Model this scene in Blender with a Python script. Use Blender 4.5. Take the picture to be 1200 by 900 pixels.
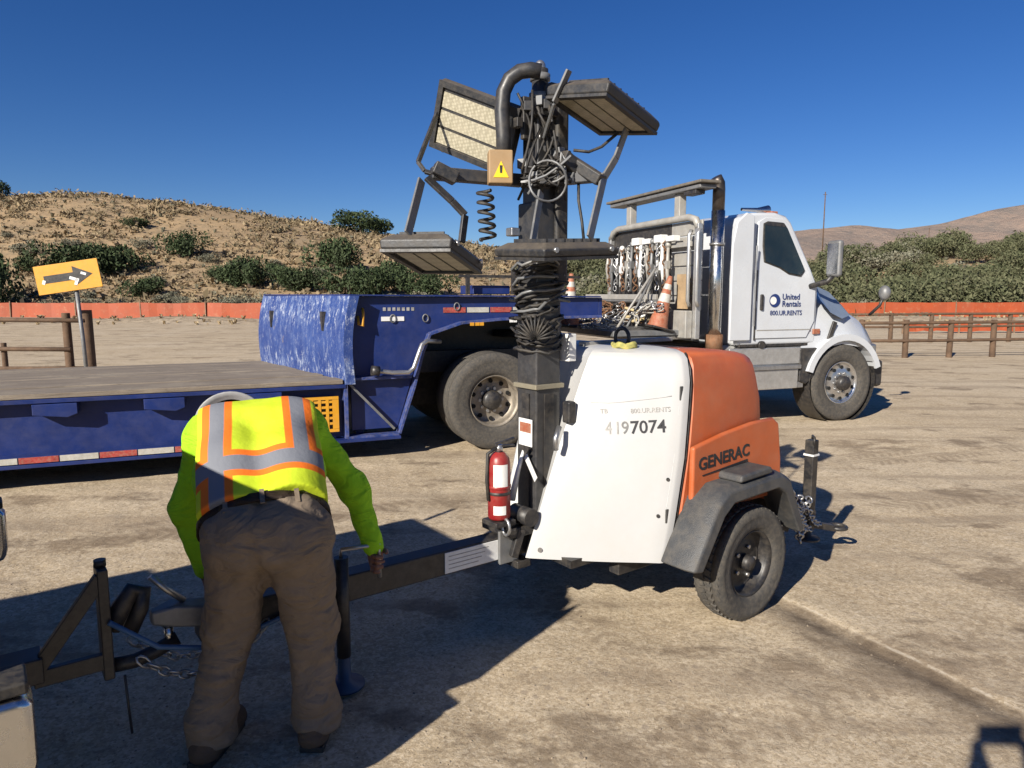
import bpy, bmesh, math, random
import numpy as np
from mathutils import Vector, Matrix, noise as mnoise
random.seed(7)
R = math.radians
for o in list(bpy.data.objects): bpy.data.objects.remove(o)
scene = bpy.context.scene
col = scene.collection
# ------------------------------------------------------------------ camera
CAM_H = 1.7; PITCH = 7.2
cam_data = bpy.data.cameras.new('camera'); cam = bpy.data.objects.new('camera', cam_data); col.objects.link(cam)
cam.location = (0, 0, CAM_H); cam.rotation_euler = (R(90 - PITCH), 0, 0)
cam_data.sensor_width = 36; cam_data.lens = 24.96; cam_data.clip_start = 0.05; cam_data.clip_end = 20000
scene.camera = cam
# ------------------------------------------------------------------ sky, sun, exposure
SUN_AZ = 55.0; SUN_EL = 28.0          # direction the shadows fall (from +x), sun elevation
sun_dir = Vector((math.cos(R(SUN_EL))*math.cos(R(SUN_AZ)), math.cos(R(SUN_EL))*math.sin(R(SUN_AZ)), -math.sin(R(SUN_EL))))
world = bpy.data.worlds.new('World'); scene.world = world; world.use_nodes = True
wn = world.node_tree.nodes; wl = world.node_tree.links
sky = wn.new('ShaderNodeTexSky'); sky.sky_type = 'NISHITA'; sky.sun_disc = False
sky.sun_elevation = R(SUN_EL); sky.sun_rotation = R(270 - SUN_AZ)
sky.altitude = 1500; sky.air_density = 1.0; sky.dust_density = 0.1; sky.ozone_density = 5.0
hs_ = wn.new('ShaderNodeHueSaturation'); hs_.inputs['Hue'].default_value = 0.513; hs_.inputs['Saturation'].default_value = 1.22; wl.new(sky.outputs[0], hs_.inputs['Color'])
wl.new(hs_.outputs[0], wn['Background'].inputs[0]); wn['Background'].inputs[1].default_value = 0.053
sd = bpy.data.lights.new('sun', 'SUN'); sun = bpy.data.objects.new('sun', sd); col.objects.link(sun)
sd.energy = 5.0; sd.angle = R(0.53); sd.color = (1.0, 0.93, 0.82)
sun.rotation_euler = sun_dir.to_track_quat('-Z', 'Y').to_euler(); sun.location = (-20, -30, 30)
vs = scene.view_settings; vs.view_transform = 'Standard'; vs.look = 'None'; vs.gamma = 1.0; vs.exposure = 0.72
vs.use_curve_mapping = False
# ------------------------------------------------------------------ helpers
class MB:
    def __init__(s): s.v = []; s.f = []; s.sm = []
    def add(s, vs_, fs, smooth=False):
        n = len(s.v); s.v += [tuple(p) for p in vs_]
        for f in fs: s.f.append(tuple(i + n for i in f)); s.sm.append(smooth)
        return s
    def box(s, c, d, rot=None):
        c = Vector(c); h = Vector(d) / 2; P = []
        for x in (-1, 1):
            for y in (-1, 1):
                for z in (-1, 1):
                    p = Vector((x*h.x, y*h.y, z*h.z))
                    if rot is not None: p = rot @ p
                    P.append(c + p)
        return s.add(P, [(0,1,3,2),(4,6,7,5),(0,4,5,1),(2,3,7,6),(0,2,6,4),(1,5,7,3)])
    def bx(s, x0, x1, y0, y1, z0, z1):
        return s.box(((x0+x1)/2, (y0+y1)/2, (z0+z1)/2), (abs(x1-x0), abs(y1-y0), abs(z1-z0)))
    def bar(s, p0, p1, w, h, up=(0,0,1)):
        p0 = Vector(p0); p1 = Vector(p1); d = (p1-p0); L = d.length; d.normalize()
        u = Vector(up); y = u.cross(d)
        if y.length < 1e-4: y = Vector((0,1,0)).cross(d)
        y.normalize(); z = d.cross(y)
        m = Matrix((d, y, z)).transposed()
        return s.box((p0+p1)/2, (L, w, h), m)
    def ring_pts(s, c, d, r, seg, ph=0):
        d = Vector(d).normalized(); a = d.orthogonal().normalized(); b = d.cross(a)
        return [Vector(c) + r*(math.cos(ph+2*math.pi*i/seg)*a + math.sin(ph+2*math.pi*i/seg)*b) for i in range(seg)]
    def cyl(s, p0, p1, r0, r1=None, seg=18, caps=True):
        r1 = r0 if r1 is None else r1
        d = Vector(p1) - Vector(p0); A = s.ring_pts(p0, d, r0, seg); B = s.ring_pts(p1, d, r1, seg)
        s.add(A+B, [(i, (i+1) % seg, seg+(i+1) % seg, seg+i) for i in range(seg)], True)
        if caps: s.add(A, [tuple(range(seg))[::-1]]); s.add(B, [tuple(range(seg))])
        return s
    def tube(s, pts, r, seg=8, closed=False):
        pts = [Vector(p) for p in pts]; n = len(pts); rings = []; a = None
        for i in range(n):
            if closed: t = pts[(i+1) % n] - pts[i-1]
            else: t = pts[min(i+1, n-1)] - pts[max(i-1, 0)]
            if t.length < 1e-9: t = Vector((0,0,1))
            t.normalize()
            if a is None: a = t.orthogonal()
            a = a - t*a.dot(t)
            if a.length < 1e-6: a = t.orthogonal()
            a.normalize(); b = t.cross(a)
            rr = r[i] if isinstance(r, (list, tuple)) else r
            rings += [pts[i] + rr*(math.cos(2*math.pi*k/seg)*a + math.sin(2*math.pi*k/seg)*b) for k in range(seg)]
        F = []
        for i in range(n if closed else n-1):
            j = (i+1) % n
            for k in range(seg): F.append((i*seg+k, i*seg+(k+1) % seg, j*seg+(k+1) % seg, j*seg+k))
        s.add(rings, F, True)
        if not closed:
            s.add(rings[:seg], [tuple(range(seg))[::-1]]); s.add(rings[-seg:], [tuple(range(seg))])
        return s
    def lathe(s, prof, c, axis, seg=40, smooth=True):
        c = Vector(c); d = Vector(axis).normalized(); a = d.orthogonal().normalized(); b = d.cross(a); P = []; n = len(prof)
        for i in range(seg):
            t = 2*math.pi*i/seg
            for r, h in prof: P.append(c + d*h + r*(math.cos(t)*a + math.sin(t)*b))
        F = [(i*n+k, ((i+1) % seg)*n+k, ((i+1) % seg)*n+k+1, i*n+k+1) for i in range(seg) for k in range(n-1)]
        return s.add(P, F, smooth)
    def prism(s, poly, y0, y1, smooth=False):     # poly in (x, z), extruded along y
        n = len(poly); A = [(x, y0, z) for x, z in poly]; B = [(x, y1, z) for x, z in poly]
        return s.add(A+B, [tuple(range(n)), tuple(range(n, 2*n))[::-1]] + [(i, n+i, n+(i+1) % n, (i+1) % n) for i in range(n)], smooth)
    def loft(s, secs, caps=True, smooth=False):
        n = len(secs[0]); P = [p for q in secs for p in q]; F = []
        for i in range(len(secs)-1):
            for k in range(n): F.append((i*n+k, i*n+(k+1) % n, (i+1)*n+(k+1) % n, (i+1)*n+k))
        s.add(P, F, smooth)
        if caps: s.add(secs[0], [tuple(range(n))[::-1]]); s.add(secs[-1], [tuple(range(n))])
        return s
    def sphere(s, c, r, seg=14, rings=8, sc=(1,1,1)):
        prof = [(math.sin(math.pi*i/rings), -math.cos(math.pi*i/rings)) for i in range(rings+1)]
        n = len(s.v); s.lathe(prof, (0,0,0), (0,0,1), seg)
        for i in range(n, len(s.v)):
            p = s.v[i]; s.v[i] = (c[0]+p[0]*r*sc[0], c[1]+p[1]*r*sc[1], c[2]+p[2]*r*sc[2])
        return s
    def build(s, name, mat, parent=None, bevel=0.0, seg=2, loc=None, rot=None, fixn=True):
        me = bpy.data.meshes.new(name); me.from_pydata(s.v, [], s.f)
        me.polygons.foreach_set('use_smooth', s.sm)
        if fixn:
            bm = bmesh.new(); bm.from_mesh(me); bmesh.ops.remove_doubles(bm, verts=bm.verts, dist=1e-5)
            bmesh.ops.recalc_face_normals(bm, faces=bm.faces); bm.to_mesh(me); bm.free()
        o = link(name, me, mat, parent)
        if bevel:
            m = o.modifiers.new('bevel', 'BEVEL'); m.width = bevel; m.segments = seg; m.limit_method = 'ANGLE'; m.angle_limit = R(35)
            m.harden_normals = True
            me.polygons.foreach_set('use_smooth', [True]*len(me.polygons))
            try: me.set_sharp_from_angle(angle=R(40))
            except Exception: pass
        if loc is not None: o.location = loc
        if rot is not None: o.rotation_euler = rot
        return o
def link(name, me, mat, parent=None):
    o = bpy.data.objects.new(name, me); col.objects.link(o)
    if mat is not None:
        for m_ in (mat if isinstance(mat, (list, tuple)) else [mat]): me.materials.append(m_)
    if parent is not None: o.parent = parent
    return o
def tag(o, label, cat, group=None):
    o['label'] = label; o['category'] = cat
    if group: o['group'] = group
    return o
def empty(name, loc, rz=0, label=None, cat=None, group=None):
    o = bpy.data.objects.new(name, None); col.objects.link(o); o.empty_display_size = 0.1
    o.location = loc; o.rotation_euler = (0, 0, rz)
    if label: tag(o, label, cat, group)
    return o
def text(name, s, size, mat, parent, mw, extrude=0.001, sx=1.0, bold=0.0, align='LEFT'):
    cu = bpy.data.curves.new(name, 'FONT'); cu.body = s; cu.size = size; cu.extrude = extrude; cu.offset = bold; cu.align_x = align
    cu.resolution_u = 3
    t = bpy.data.objects.new(name, cu); col.objects.link(t)
    dg = bpy.context.evaluated_depsgraph_get(); me = bpy.data.meshes.new_from_object(t.evaluated_get(dg))
    bpy.data.objects.remove(t); me.name = name
    o = link(name, me, mat, parent); o.matrix_local = mw @ Matrix.Diagonal((sx, 1, 1, 1))
    return o
def frame(orig, ex, ey):                      # 4x4 with x = ex, y ~ ey, z = ex x ey
    ex = Vector(ex).normalized(); ez = ex.cross(Vector(ey)).normalized(); ey = ez.cross(ex)
    m = Matrix((ex, ey, ez)).transposed().to_4x4(); m.translation = Vector(orig); return m
# ------------------------------------------------------------------ materials
MATS = {}
def mat(name, c, rough=0.5, metal=0.0, var=0.12, scale=6.0, bump=0.0, bscale=60.0, dust=0.0, dustc=(0.36,0.29,0.2), spec=0.5, c2=None, coat=0.0, trans=0.0, top=0.0):
    m = bpy.data.materials.new(name); m.use_nodes = True; N = m.node_tree.nodes; L = m.node_tree.links
    b = N['Principled BSDF']; b.inputs['Metallic'].default_value = metal
    b.inputs['Specular IOR Level'].default_value = spec; b.inputs['Coat Weight'].default_value = coat
    b.inputs['Transmission Weight'].default_value = trans
    tc = N.new('ShaderNodeTexCoord'); n1 = N.new('ShaderNodeTexNoise'); n1.inputs['Scale'].default_value = scale; n1.inputs['Detail'].default_value = 6; n1.inputs['Roughness'].default_value = 0.65
    L.new(tc.outputs['Object'], n1.inputs['Vector'])
    mr = N.new('ShaderNodeMapRange'); mr.inputs['From Min'].default_value = 0.3; mr.inputs['From Max'].default_value = 0.7
    L.new(n1.outputs['Fac'], mr.inputs['Value'])
    mx = N.new('ShaderNodeMix'); mx.data_type = 'RGBA'; L.new(mr.outputs[0], mx.inputs['Factor'])
    lo = tuple(x*(1-var) for x in c); hi = tuple(min(1, x*(1+var)) for x in c) if c2 is None else c2
    mx.inputs['A'].default_value = (*lo, 1); mx.inputs['B'].default_value = (*hi, 1); out = mx.outputs['Result']
    n2 = N.new('ShaderNodeTexNoise'); n2.inputs['Scale'].default_value = scale*2.7; n2.inputs['Detail'].default_value = 8; n2.inputs['Roughness'].default_value = 0.75
    L.new(tc.outputs['Object'], n2.inputs['Vector'])
    if dust > 0 or top > 0:
        r2 = N.new('ShaderNodeMapRange'); r2.inputs['From Min'].default_value = 0.42; r2.inputs['From Max'].default_value = 0.8; r2.inputs['To Max'].default_value = min(1.0, dust*1.6)
        L.new(n2.outputs['Fac'], r2.inputs['Value']); fac = r2.outputs[0]
        if top > 0:
            ge = N.new('ShaderNodeNewGeometry'); sx = N.new('ShaderNodeSeparateXYZ'); L.new(ge.outputs['Normal'], sx.inputs[0])
            r3 = N.new('ShaderNodeMapRange'); r3.inputs['From Min'].default_value = 0.3; r3.inputs['From Max'].default_value = 1.0; r3.inputs['To Max'].default_value = top
            L.new(sx.outputs['Z'], r3.inputs['Value']); ad = N.new('ShaderNodeMath'); ad.operation = 'ADD'; ad.use_clamp = True
            L.new(fac, ad.inputs[0]); L.new(r3.outputs[0], ad.inputs[1]); fac = ad.outputs[0]
        m2 = N.new('ShaderNodeMix'); m2.data_type = 'RGBA'; L.new(fac, m2.inputs['Factor']); L.new(out, m2.inputs['A']); m2.inputs['B'].default_value = (*dustc, 1); out = m2.outputs['Result']
    L.new(out, b.inputs['Base Color'])
    rr = N.new('ShaderNodeMapRange'); rr.inputs['From Min'].default_value = 0.3; rr.inputs['From Max'].default_value = 0.7
    rr.inputs['To Min'].default_value = max(0.02, rough-0.1); rr.inputs['To Max'].default_value = min(1, rough+0.12)
    L.new(n2.outputs['Fac'], rr.inputs['Value']); L.new(rr.outputs[0], b.inputs['Roughness'])
    if bump > 0:
        n3 = N.new('ShaderNodeTexNoise'); n3.inputs['Scale'].default_value = bscale; n3.inputs['Detail'].default_value = 5; L.new(tc.outputs['Object'], n3.inputs['Vector'])
        bp = N.new('ShaderNodeBump'); bp.inputs['Strength'].default_value = bump; bp.inputs['Distance'].default_value = 0.01
        L.new(n3.outputs['Fac'], bp.inputs['Height']); L.new(bp.outputs[0], b.inputs['Normal'])
    MATS[name] = m; return m
W_ = mat('tower_white', (0.43,0.43,0.425), 0.42, var=0.04, scale=2.2, dust=0.10, bump=0.05, bscale=12)
OR = mat('tower_orange', (0.45,0.10,0.028), 0.5, var=0.15, scale=3, dust=0.12, bump=0.06, bscale=30)
GP = mat('grey_plastic', (0.045,0.047,0.05), 0.55, var=0.2, scale=5, dust=0.12, bump=0.25, bscale=180)
BK = mat('black_steel', (0.018,0.018,0.02), 0.45, var=0.3, scale=8, dust=0.12)
BM = mat('mast_steel', (0.02,0.021,0.024), 0.42, var=0.35, scale=7, dust=0.07, c2=(0.045,0.045,0.048))
BR = mat('black_rubber', (0.014,0.014,0.015), 0.6, var=0.3, scale=9, dust=0.14)
TY = mat('tyre_rubber', (0.05,0.047,0.043), 0.85, var=0.2, scale=14, dust=0.16, bump=0.2, bscale=90)
GV = mat('galvanised', (0.42,0.42,0.42), 0.38, 0.85, var=0.2, scale=14, dust=0.15)
CH = mat('chrome', (0.62,0.62,0.62), 0.24, 1.0, var=0.06, scale=5, dust=0.06)
GS = mat('grey_steel', (0.16,0.165,0.17), 0.5, 0.3, var=0.3, scale=9, dust=0.15)
BL = mat('blue_paint', (0.008,0.022,0.115), 0.42, var=0.25, scale=2.5, dust=0.035, bump=0.06, bscale=18)
TW = mat('truck_white', (0.50,0.52,0.545), 0.3, var=0.05, scale=2, dust=0.16, dustc=(0.42,0.39,0.35), coat=0.3)
AL = mat('aluminium', (0.55,0.55,0.54), 0.36, 0.75, var=0.15, scale=8, dust=0.30)
ALP = mat('weathered_aluminium', (0.34,0.33,0.305), 0.55, 0.25, var=0.2, scale=8, dust=0.3)
GL = mat('dark_glass', (0.014,0.022,0.022), 0.06, var=0.2, scale=2, spec=0.8, dust=0.03)
RD = mat('red_enamel', (0.24,0.012,0.014), 0.35, var=0.15, scale=6, dust=0.12)
PW = mat('plain_white', (0.7,0.7,0.68), 0.55, var=0.08, scale=9, dust=0.18)
YE = mat('safety_yellow', (0.60,0.28,0.012), 0.5, var=0.1, scale=8, dust=0.12)
INK = mat('black_ink', (0.02,0.02,0.022), 0.5, var=0.2, scale=20)
INKF = mat('faded_ink', (0.30,0.29,0.27), 0.5, var=0.4, scale=30)
NB = mat('navy_ink', (0.012,0.03,0.13), 0.5, var=0.1)
CO = mat('cone_orange', (0.30,0.085,0.04), 0.6, var=0.15, scale=9, dust=0.45)
TR = mat('tape_red', (0.33,0.04,0.035), 0.45, var=0.3, scale=16, dust=0.4)
TWH = mat('tape_white', (0.45,0.44,0.40), 0.45, var=0.2, scale=16, dust=0.45)
RU = mat('rusty_steel', (0.16,0.075,0.035), 0.8, 0.2, var=0.4, scale=10, dust=0.2)
WD = mat('fence_wood', (0.10,0.06,0.035), 0.85, var=0.35, scale=5, bump=0.5, bscale=40)
SK = mat('skin', (0.20,0.09,0.055), 0.5, var=0.12, scale=20)
HR = mat('dark_hair', (0.02,0.016,0.013), 0.8, var=0.2)
# ------------------------------------------------------------------ ground sheet
def smooth(a, b, x):
    t = np.clip((x-a)/(b-a), 0, 1); return t*t*(3-2*t)
def vnoise(x, y, s, seed=0):
    x = x/s + seed*17.13; y = y/s + seed*31.7
    xi = np.floor(x); yi = np.floor(y); fx = x-xi; fy = y-yi
    def h(a, b):
        q = np.sin(a*127.1 + b*311.7)*43758.5453; return q-np.floor(q)
    ux = fx*fx*(3-2*fx); uy = fy*fy*(3-2*fy)
    return (h(xi,yi)*(1-ux)+h(xi+1,yi)*ux)*(1-uy) + (h(xi,yi+1)*(1-ux)+h(xi+1,yi+1)*ux)*uy
def fbm(x, y, s, o=4, seed=0):
    r = 0; a = 0.5; t = 0
    for k in range(o): r = r + a*vnoise(x, y, s, seed+k); t += a; a *= 0.5; s *= 0.5
    return r/t - 0.5
RX = np.array([-900,-300,-140,-84,-65,-49,-36,-21,-5.6,14,35,50,62,75,84,140,300,900.])
RZ = np.array([14,14.5,17.5,17.0,16.8,15.4,14.0,11.8,9.6,6.2,5.4,6.6,8.2,8.4,7.6,8.0,6,5.])
RA = np.array([1.52, 3.78]); RB = np.array([2.08, 2.69]); RD_ = (RB-RA)/np.linalg.norm(RB-RA); RN = np.array([-RD_[1], RD_[0]])
def ground_z(x, y):
    x = np.asarray(x, float); y = np.asarray(y, float)
    prof = np.interp(x, RX, RZ)
    rise = smooth(50, 118, y)
    back = 1 - 0.35*smooth(125, 400, y)
    z = prof*rise*back
    z = z + rise*(fbm(x, y, 26, 4, 3)*3.2 + fbm(x, y, 5, 3, 9)*0.7)*(1-0.6*smooth(300,900,y))
    z = z + 0.35*np.exp(-((y-43.5-2*fbm(x,y,30,2,5))/1.6)**2)*(0.5+vnoise(x, y, 3, 2))*smooth(20,34,y)   # gravel windrow
    near = 1-smooth(12, 40, y)
    z = z + near*(fbm(x, y, 1.6, 3, 1)*0.024 + fbm(x, y, 0.26, 3, 4)*0.018)
    # buried edge: a low lip running across the yard
    d = (x-RA[0])*RN[0] + (y-RA[1])*RN[1]; d = d + 0.03*fbm(x, y, 0.7, 2, 6)
    al = (x-RA[0])*RD_[0] + (y-RA[1])*RD_[1]
    w = smooth(-0.9, 0.2, al)*near
    z = z + w*(0.010*smooth(-0.03, 0.03, d*1.0) - 0.012*np.exp(-((d+0.05)/0.05)**2))
    return z
def axis(core0, core1, step, lo, hi, g=1.13):
    a = list(np.arange(core0, core1, step)); s = step; p = a[-1]
    while p < hi: s *= g; p += s; a.append(p)
    s = step; p = a[0]
    while p > lo: s *= g; p -= s; a.insert(0, p)
    return np.array(a)
gx = axis(-3.4, 4.4, 0.032, -6000, 6000, 1.09); gy = axis(1.6, 7.0, 0.035, -600, 9000, 1.032)
GX, GY = np.meshgrid(gx, gy); GZ = ground_z(GX, GY)
def grid_mesh(name, X, Y, Z):
    h, w = X.shape; me = bpy.data.meshes.new(name)
    co = np.stack([X, Y, Z], -1).reshape(-1, 3).astype(np.float32)
    i = np.arange(h*w).reshape(h, w); q = np.stack([i[:-1,:-1], i[:-1,1:], i[1:,1:], i[1:,:-1]], -1).reshape(-1)
    nf = (h-1)*(w-1); me.vertices.add(h*w); me.vertices.foreach_set('co', co.ravel()); me.loops.add(nf*4); me.loops.foreach_set('vertex_index', q.astype(np.int32))
    me.polygons.add(nf); me.polygons.foreach_set('loop_start', np.arange(0, nf*4, 4, dtype=np.int32)); me.polygons.foreach_set('use_smooth', np.ones(nf, bool))
    me.update(calc_edges=True); return me
def nodes(name):
    m = bpy.data.materials.new(name); m.use_nodes = True; MATS[name] = m
    return m, m.node_tree.nodes, m.node_tree.links, m.node_tree.nodes['Principled BSDF']
class NG:                                        # tiny node helper
    def __init__(s, m): s.N = m.node_tree.nodes; s.L = m.node_tree.links; s.tc = s.N.new('ShaderNodeTexCoord').outputs['Object']
    def noise(s, scale, detail=6, rough=0.6, vec=None, dist=0.0):
        n = s.N.new('ShaderNodeTexNoise'); n.inputs['Scale'].default_value = scale; n.inputs['Detail'].default_value = detail; n.inputs['Roughness'].default_value = rough; n.inputs['Distortion'].default_value = dist
        s.L.new(vec or s.tc, n.inputs['Vector']); return n.outputs['Fac']
    def mapv(s, scale=(1,1,1), rot=(0,0,0), loc=(0,0,0)):
        n = s.N.new('ShaderNodeMapping'); n.inputs['Scale'].default_value = scale; n.inputs['Rotation'].default_value = rot; n.inputs['Location'].default_value = loc; s.L.new(s.tc, n.inputs['Vector']); return n.outputs[0]
    def rng(s, v, a, b, c=0.0, d=1.0):
        n = s.N.new('ShaderNodeMapRange'); n.inputs[1].default_value = a; n.inputs[2].default_value = b; n.inputs[3].default_value = c; n.inputs[4].default_value = d; s.L.new(v, n.inputs[0]); return n.outputs[0]
    def math(s, op, a, b=None, clamp=False):
        n = s.N.new('ShaderNodeMath'); n.operation = op; n.use_clamp = clamp
        for i, q in enumerate((a, b)):
            if q is None: continue
            if isinstance(q, (int, float)): n.inputs[i].default_value = q
            else: s.L.new(q, n.inputs[i])
        return n.outputs[0]
    def mix(s, f, a, b):
        n = s.N.new('ShaderNodeMix'); n.data_type = 'RGBA'
        for k, q in (('Factor', f), ('A', a), ('B', b)):
            if isinstance(q, (int, float)): n.inputs[k].default_value = q
            elif isinstance(q, tuple): n.inputs[k].default_value = (*q, 1)
            else: s.L.new(q, n.inputs[k])
        return n.outputs['Result']
    def xyz(s, v=None):
        n = s.N.new('ShaderNodeSeparateXYZ'); s.L.new(v or s.tc, n.inputs[0]); return n.outputs
    def bump(s, h, strength, dist, prev=None):
        n = s.N.new('ShaderNodeBump'); n.inputs['Strength'].default_value = strength; n.inputs['Distance'].default_value = dist; s.L.new(h, n.inputs['Height'])
        if prev is not None: s.L.new(prev, n.inputs['Normal'])
        return n.outputs[0]
    def attr(s, name):
        n = s.N.new('ShaderNodeAttribute'); n.attribute_name = name; return n.outputs['Fac']
gm, N, L, B = nodes('desert_ground'); g = NG(gm)
X, Y, Z = g.xyz()
big = g.noise(0.35, 5, 0.6); mid = g.noise(2.2, 6, 0.65); fine = g.noise(30, 8, 0.82); clod = g.noise(9, 8, 0.8)
def cells(scale, jit=1.0):
    n = N.new('ShaderNodeTexVoronoi'); n.inputs['Scale'].default_value = scale; n.inputs['Randomness'].default_value = jit
    w_ = N.new('ShaderNodeMix'); w_.data_type = 'VECTOR'; L.new(g.tc, n.inputs['Vector']); sp_ = N.new('ShaderNodeSeparateColor'); L.new(n.outputs['Color'], sp_.inputs[0]); return sp_.outputs[0], n.outputs['Distance']
ca, da = cells(46); cb, db = cells(105); cc_, dc = cells(19)
c = g.mix(g.rng(mid, 0.3, 0.7), (0.385,0.298,0.192), (0.50,0.405,0.28))
c = g.mix(g.math('MULTIPLY', g.rng(big, 0.45, 0.68), 0.45), c, (0.57,0.485,0.365))
c = g.mix(g.rng(clod, 0.34, 0.46, 0.3, 0.0), c, (0.27,0.205,0.135))
c = g.mix(g.rng(cb, 0.55, 1.0, 0.0, 0.55), c, (0.62,0.53,0.40)); c = g.mix(g.rng(cb, 0.0, 0.4, 0.5, 0.0), c, (0.235,0.178,0.118))
c = g.mix(g.rng(ca, 0.72, 1.0, 0.0, 0.4), c, (0.62,0.53,0.40)); c = g.mix(g.rng(ca, 0.0, 0.25, 0.35, 0.0), c, (0.21,0.16,0.105))
c = g.mix(g.math('MULTIPLY', g.rng(cc_, 0.86, 0.95), g.rng(dc, 0.25, 0.4, 0.7, 0.0)), c, (0.30,0.245,0.185))
c = g.mix(g.rng(fine, 0.36, 0.46, 0.3, 0.0), c, (0.21,0.16,0.11))
stain = g.rng(g.noise(0.9, 5, 0.7, g.mapv((1,1.6,1), loc=(3.3,1.1,0))), 0.55, 0.62)            # damp patches
c = g.mix(g.math('MULTIPLY', g.math('MULTIPLY', stain, 0.75), g.rng(clod, 0.35, 0.55, 0.5, 1.0)), c, (0.165,0.122,0.082))
trk = g.noise(1.0, 3, 0.5, g.mapv((0.25,2.6,1), (0,0,R(-18))))                                   # wheel tracks
c = g.mix(g.math('MULTIPLY', g.rng(trk, 0.52, 0.62), 0.4), c, (0.24,0.185,0.13))
def track(x0, y0, ang, wd, amt):                                                                 # pressed tyre tread
    global c
    dx_, dy_ = math.cos(R(ang)), math.sin(R(ang)); px_ = g.math('SUBTRACT', X, x0); py_ = g.math('SUBTRACT', Y, y0)
    q = g.math('ADD', g.math('MULTIPLY', px_, -dy_), g.math('MULTIPLY', py_, dx_)); a_ = g.math('ADD', g.math('MULTIPLY', px_, dx_), g.math('MULTIPLY', py_, dy_))
    q = g.math('ABSOLUTE', g.math('ADD', q, g.math('MULTIPLY', g.math('SUBTRACT', g.noise(0.8, 2, 0.5), 0.5), 0.3)))
    lug = g.rng(g.math('SINE', g.math('ADD', g.math('MULTIPLY', a_, 62.0), g.math('MULTIPLY', q, 45.0))), -0.2, 0.5)
    m_ = g.math('MULTIPLY', g.math('MULTIPLY', g.rng(q, wd, wd+0.03, 1.0, 0.0), g.math('ADD', g.math('MULTIPLY', lug, 0.6), 0.4)), g.rng(g.noise(1.7, 4, 0.7), 0.42, 0.58))
    c = g.mix(g.math('MULTIPLY', m_, amt), c, (0.20,0.15,0.10))
for tk in ((1.0,2.6,34,0.10,0.55),(1.9,2.5,34,0.10,0.5),(2.6,5.4,20,0.13,0.6),(3.2,6.9,19,0.13,0.6),(-1.5,5.3,22,0.13,0.55),(0.6,3.0,112,0.08,0.45)): track(*tk)
# the buried edge: dark soil on one side, a pale broken line on its crest
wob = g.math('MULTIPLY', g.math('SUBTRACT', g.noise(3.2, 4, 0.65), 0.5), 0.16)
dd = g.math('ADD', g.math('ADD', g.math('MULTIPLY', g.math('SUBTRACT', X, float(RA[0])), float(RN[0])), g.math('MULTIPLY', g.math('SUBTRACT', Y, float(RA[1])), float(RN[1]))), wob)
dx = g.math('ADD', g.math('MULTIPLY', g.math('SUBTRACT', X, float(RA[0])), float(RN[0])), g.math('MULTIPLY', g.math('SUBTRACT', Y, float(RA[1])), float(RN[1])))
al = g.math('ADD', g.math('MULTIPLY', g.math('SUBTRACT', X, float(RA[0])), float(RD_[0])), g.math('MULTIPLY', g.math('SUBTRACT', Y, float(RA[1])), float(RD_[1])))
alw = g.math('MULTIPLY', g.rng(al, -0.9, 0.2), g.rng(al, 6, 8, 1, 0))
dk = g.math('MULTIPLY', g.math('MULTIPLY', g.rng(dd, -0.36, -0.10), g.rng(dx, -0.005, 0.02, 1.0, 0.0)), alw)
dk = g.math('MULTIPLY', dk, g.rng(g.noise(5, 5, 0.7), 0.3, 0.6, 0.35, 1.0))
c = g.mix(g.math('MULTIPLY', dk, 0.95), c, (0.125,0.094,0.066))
line = g.math('MULTIPLY', g.rng(g.math('ABSOLUTE', g.math('SUBTRACT', dx, 0.02)), 0.004, 0.012, 1.0, 0.0), g.rng(g.noise(9, 5, 0.75), 0.44, 0.56))
c = g.mix(g.math('MULTIPLY', g.math('MULTIPLY', line, alw), 0.5), c, (0.55,0.49,0.40))
# far yard and hillside: dry grass, bare sand, dark scrub
hill = g.rng(Y, 46, 60)
hn = g.noise(0.16, 8, 0.72); hs = g.noise(0.9, 8, 0.75)
hc = g.mix(g.rng(hn, 0.32, 0.66), (0.42,0.295,0.165), (0.27,0.19,0.115))
hc = g.mix(g.rng(hs, 0.46, 0.62, 0, 0.7), hc, (0.16,0.13,0.085))
hc = g.mix(g.rng(g.noise(0.06, 6, 0.7), 0.5, 0.62, 0, 0.45), hc, (0.20,0.165,0.115))
hc = g.mix(g.rng(g.noise(2.6, 5, 0.8), 0.55, 0.72, 0, 0.5), hc, (0.48,0.36,0.22))
c = g.mix(hill, c, hc)
berm = g.math('MULTIPLY', g.rng(Y, 40, 42.5), g.rng(Y, 45, 47, 1, 0))
c = g.mix(g.math('MULTIPLY', berm, g.rng(g.noise(3.0, 6, 0.8), 0.42, 0.6, 0, 0.7)), c, (0.15,0.11,0.075))
L.new(c, B.inputs['Base Color']); B.inputs['Roughness'].default_value = 0.95; B.inputs['Specular IOR Level'].default_value = 0.15
b1 = g.bump(mid, 0.5, 0.04); b2 = g.bump(fine, 0.45, 0.010, g.bump(clod, 0.4, 0.02, b1)); b3 = g.bump(cb, 0.35, 0.003, b2); L.new(b3, B.inputs['Normal'])
ground = link('ground', grid_mesh('ground', GX, GY, GZ), gm); ground['kind'] = 'structure'
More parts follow.
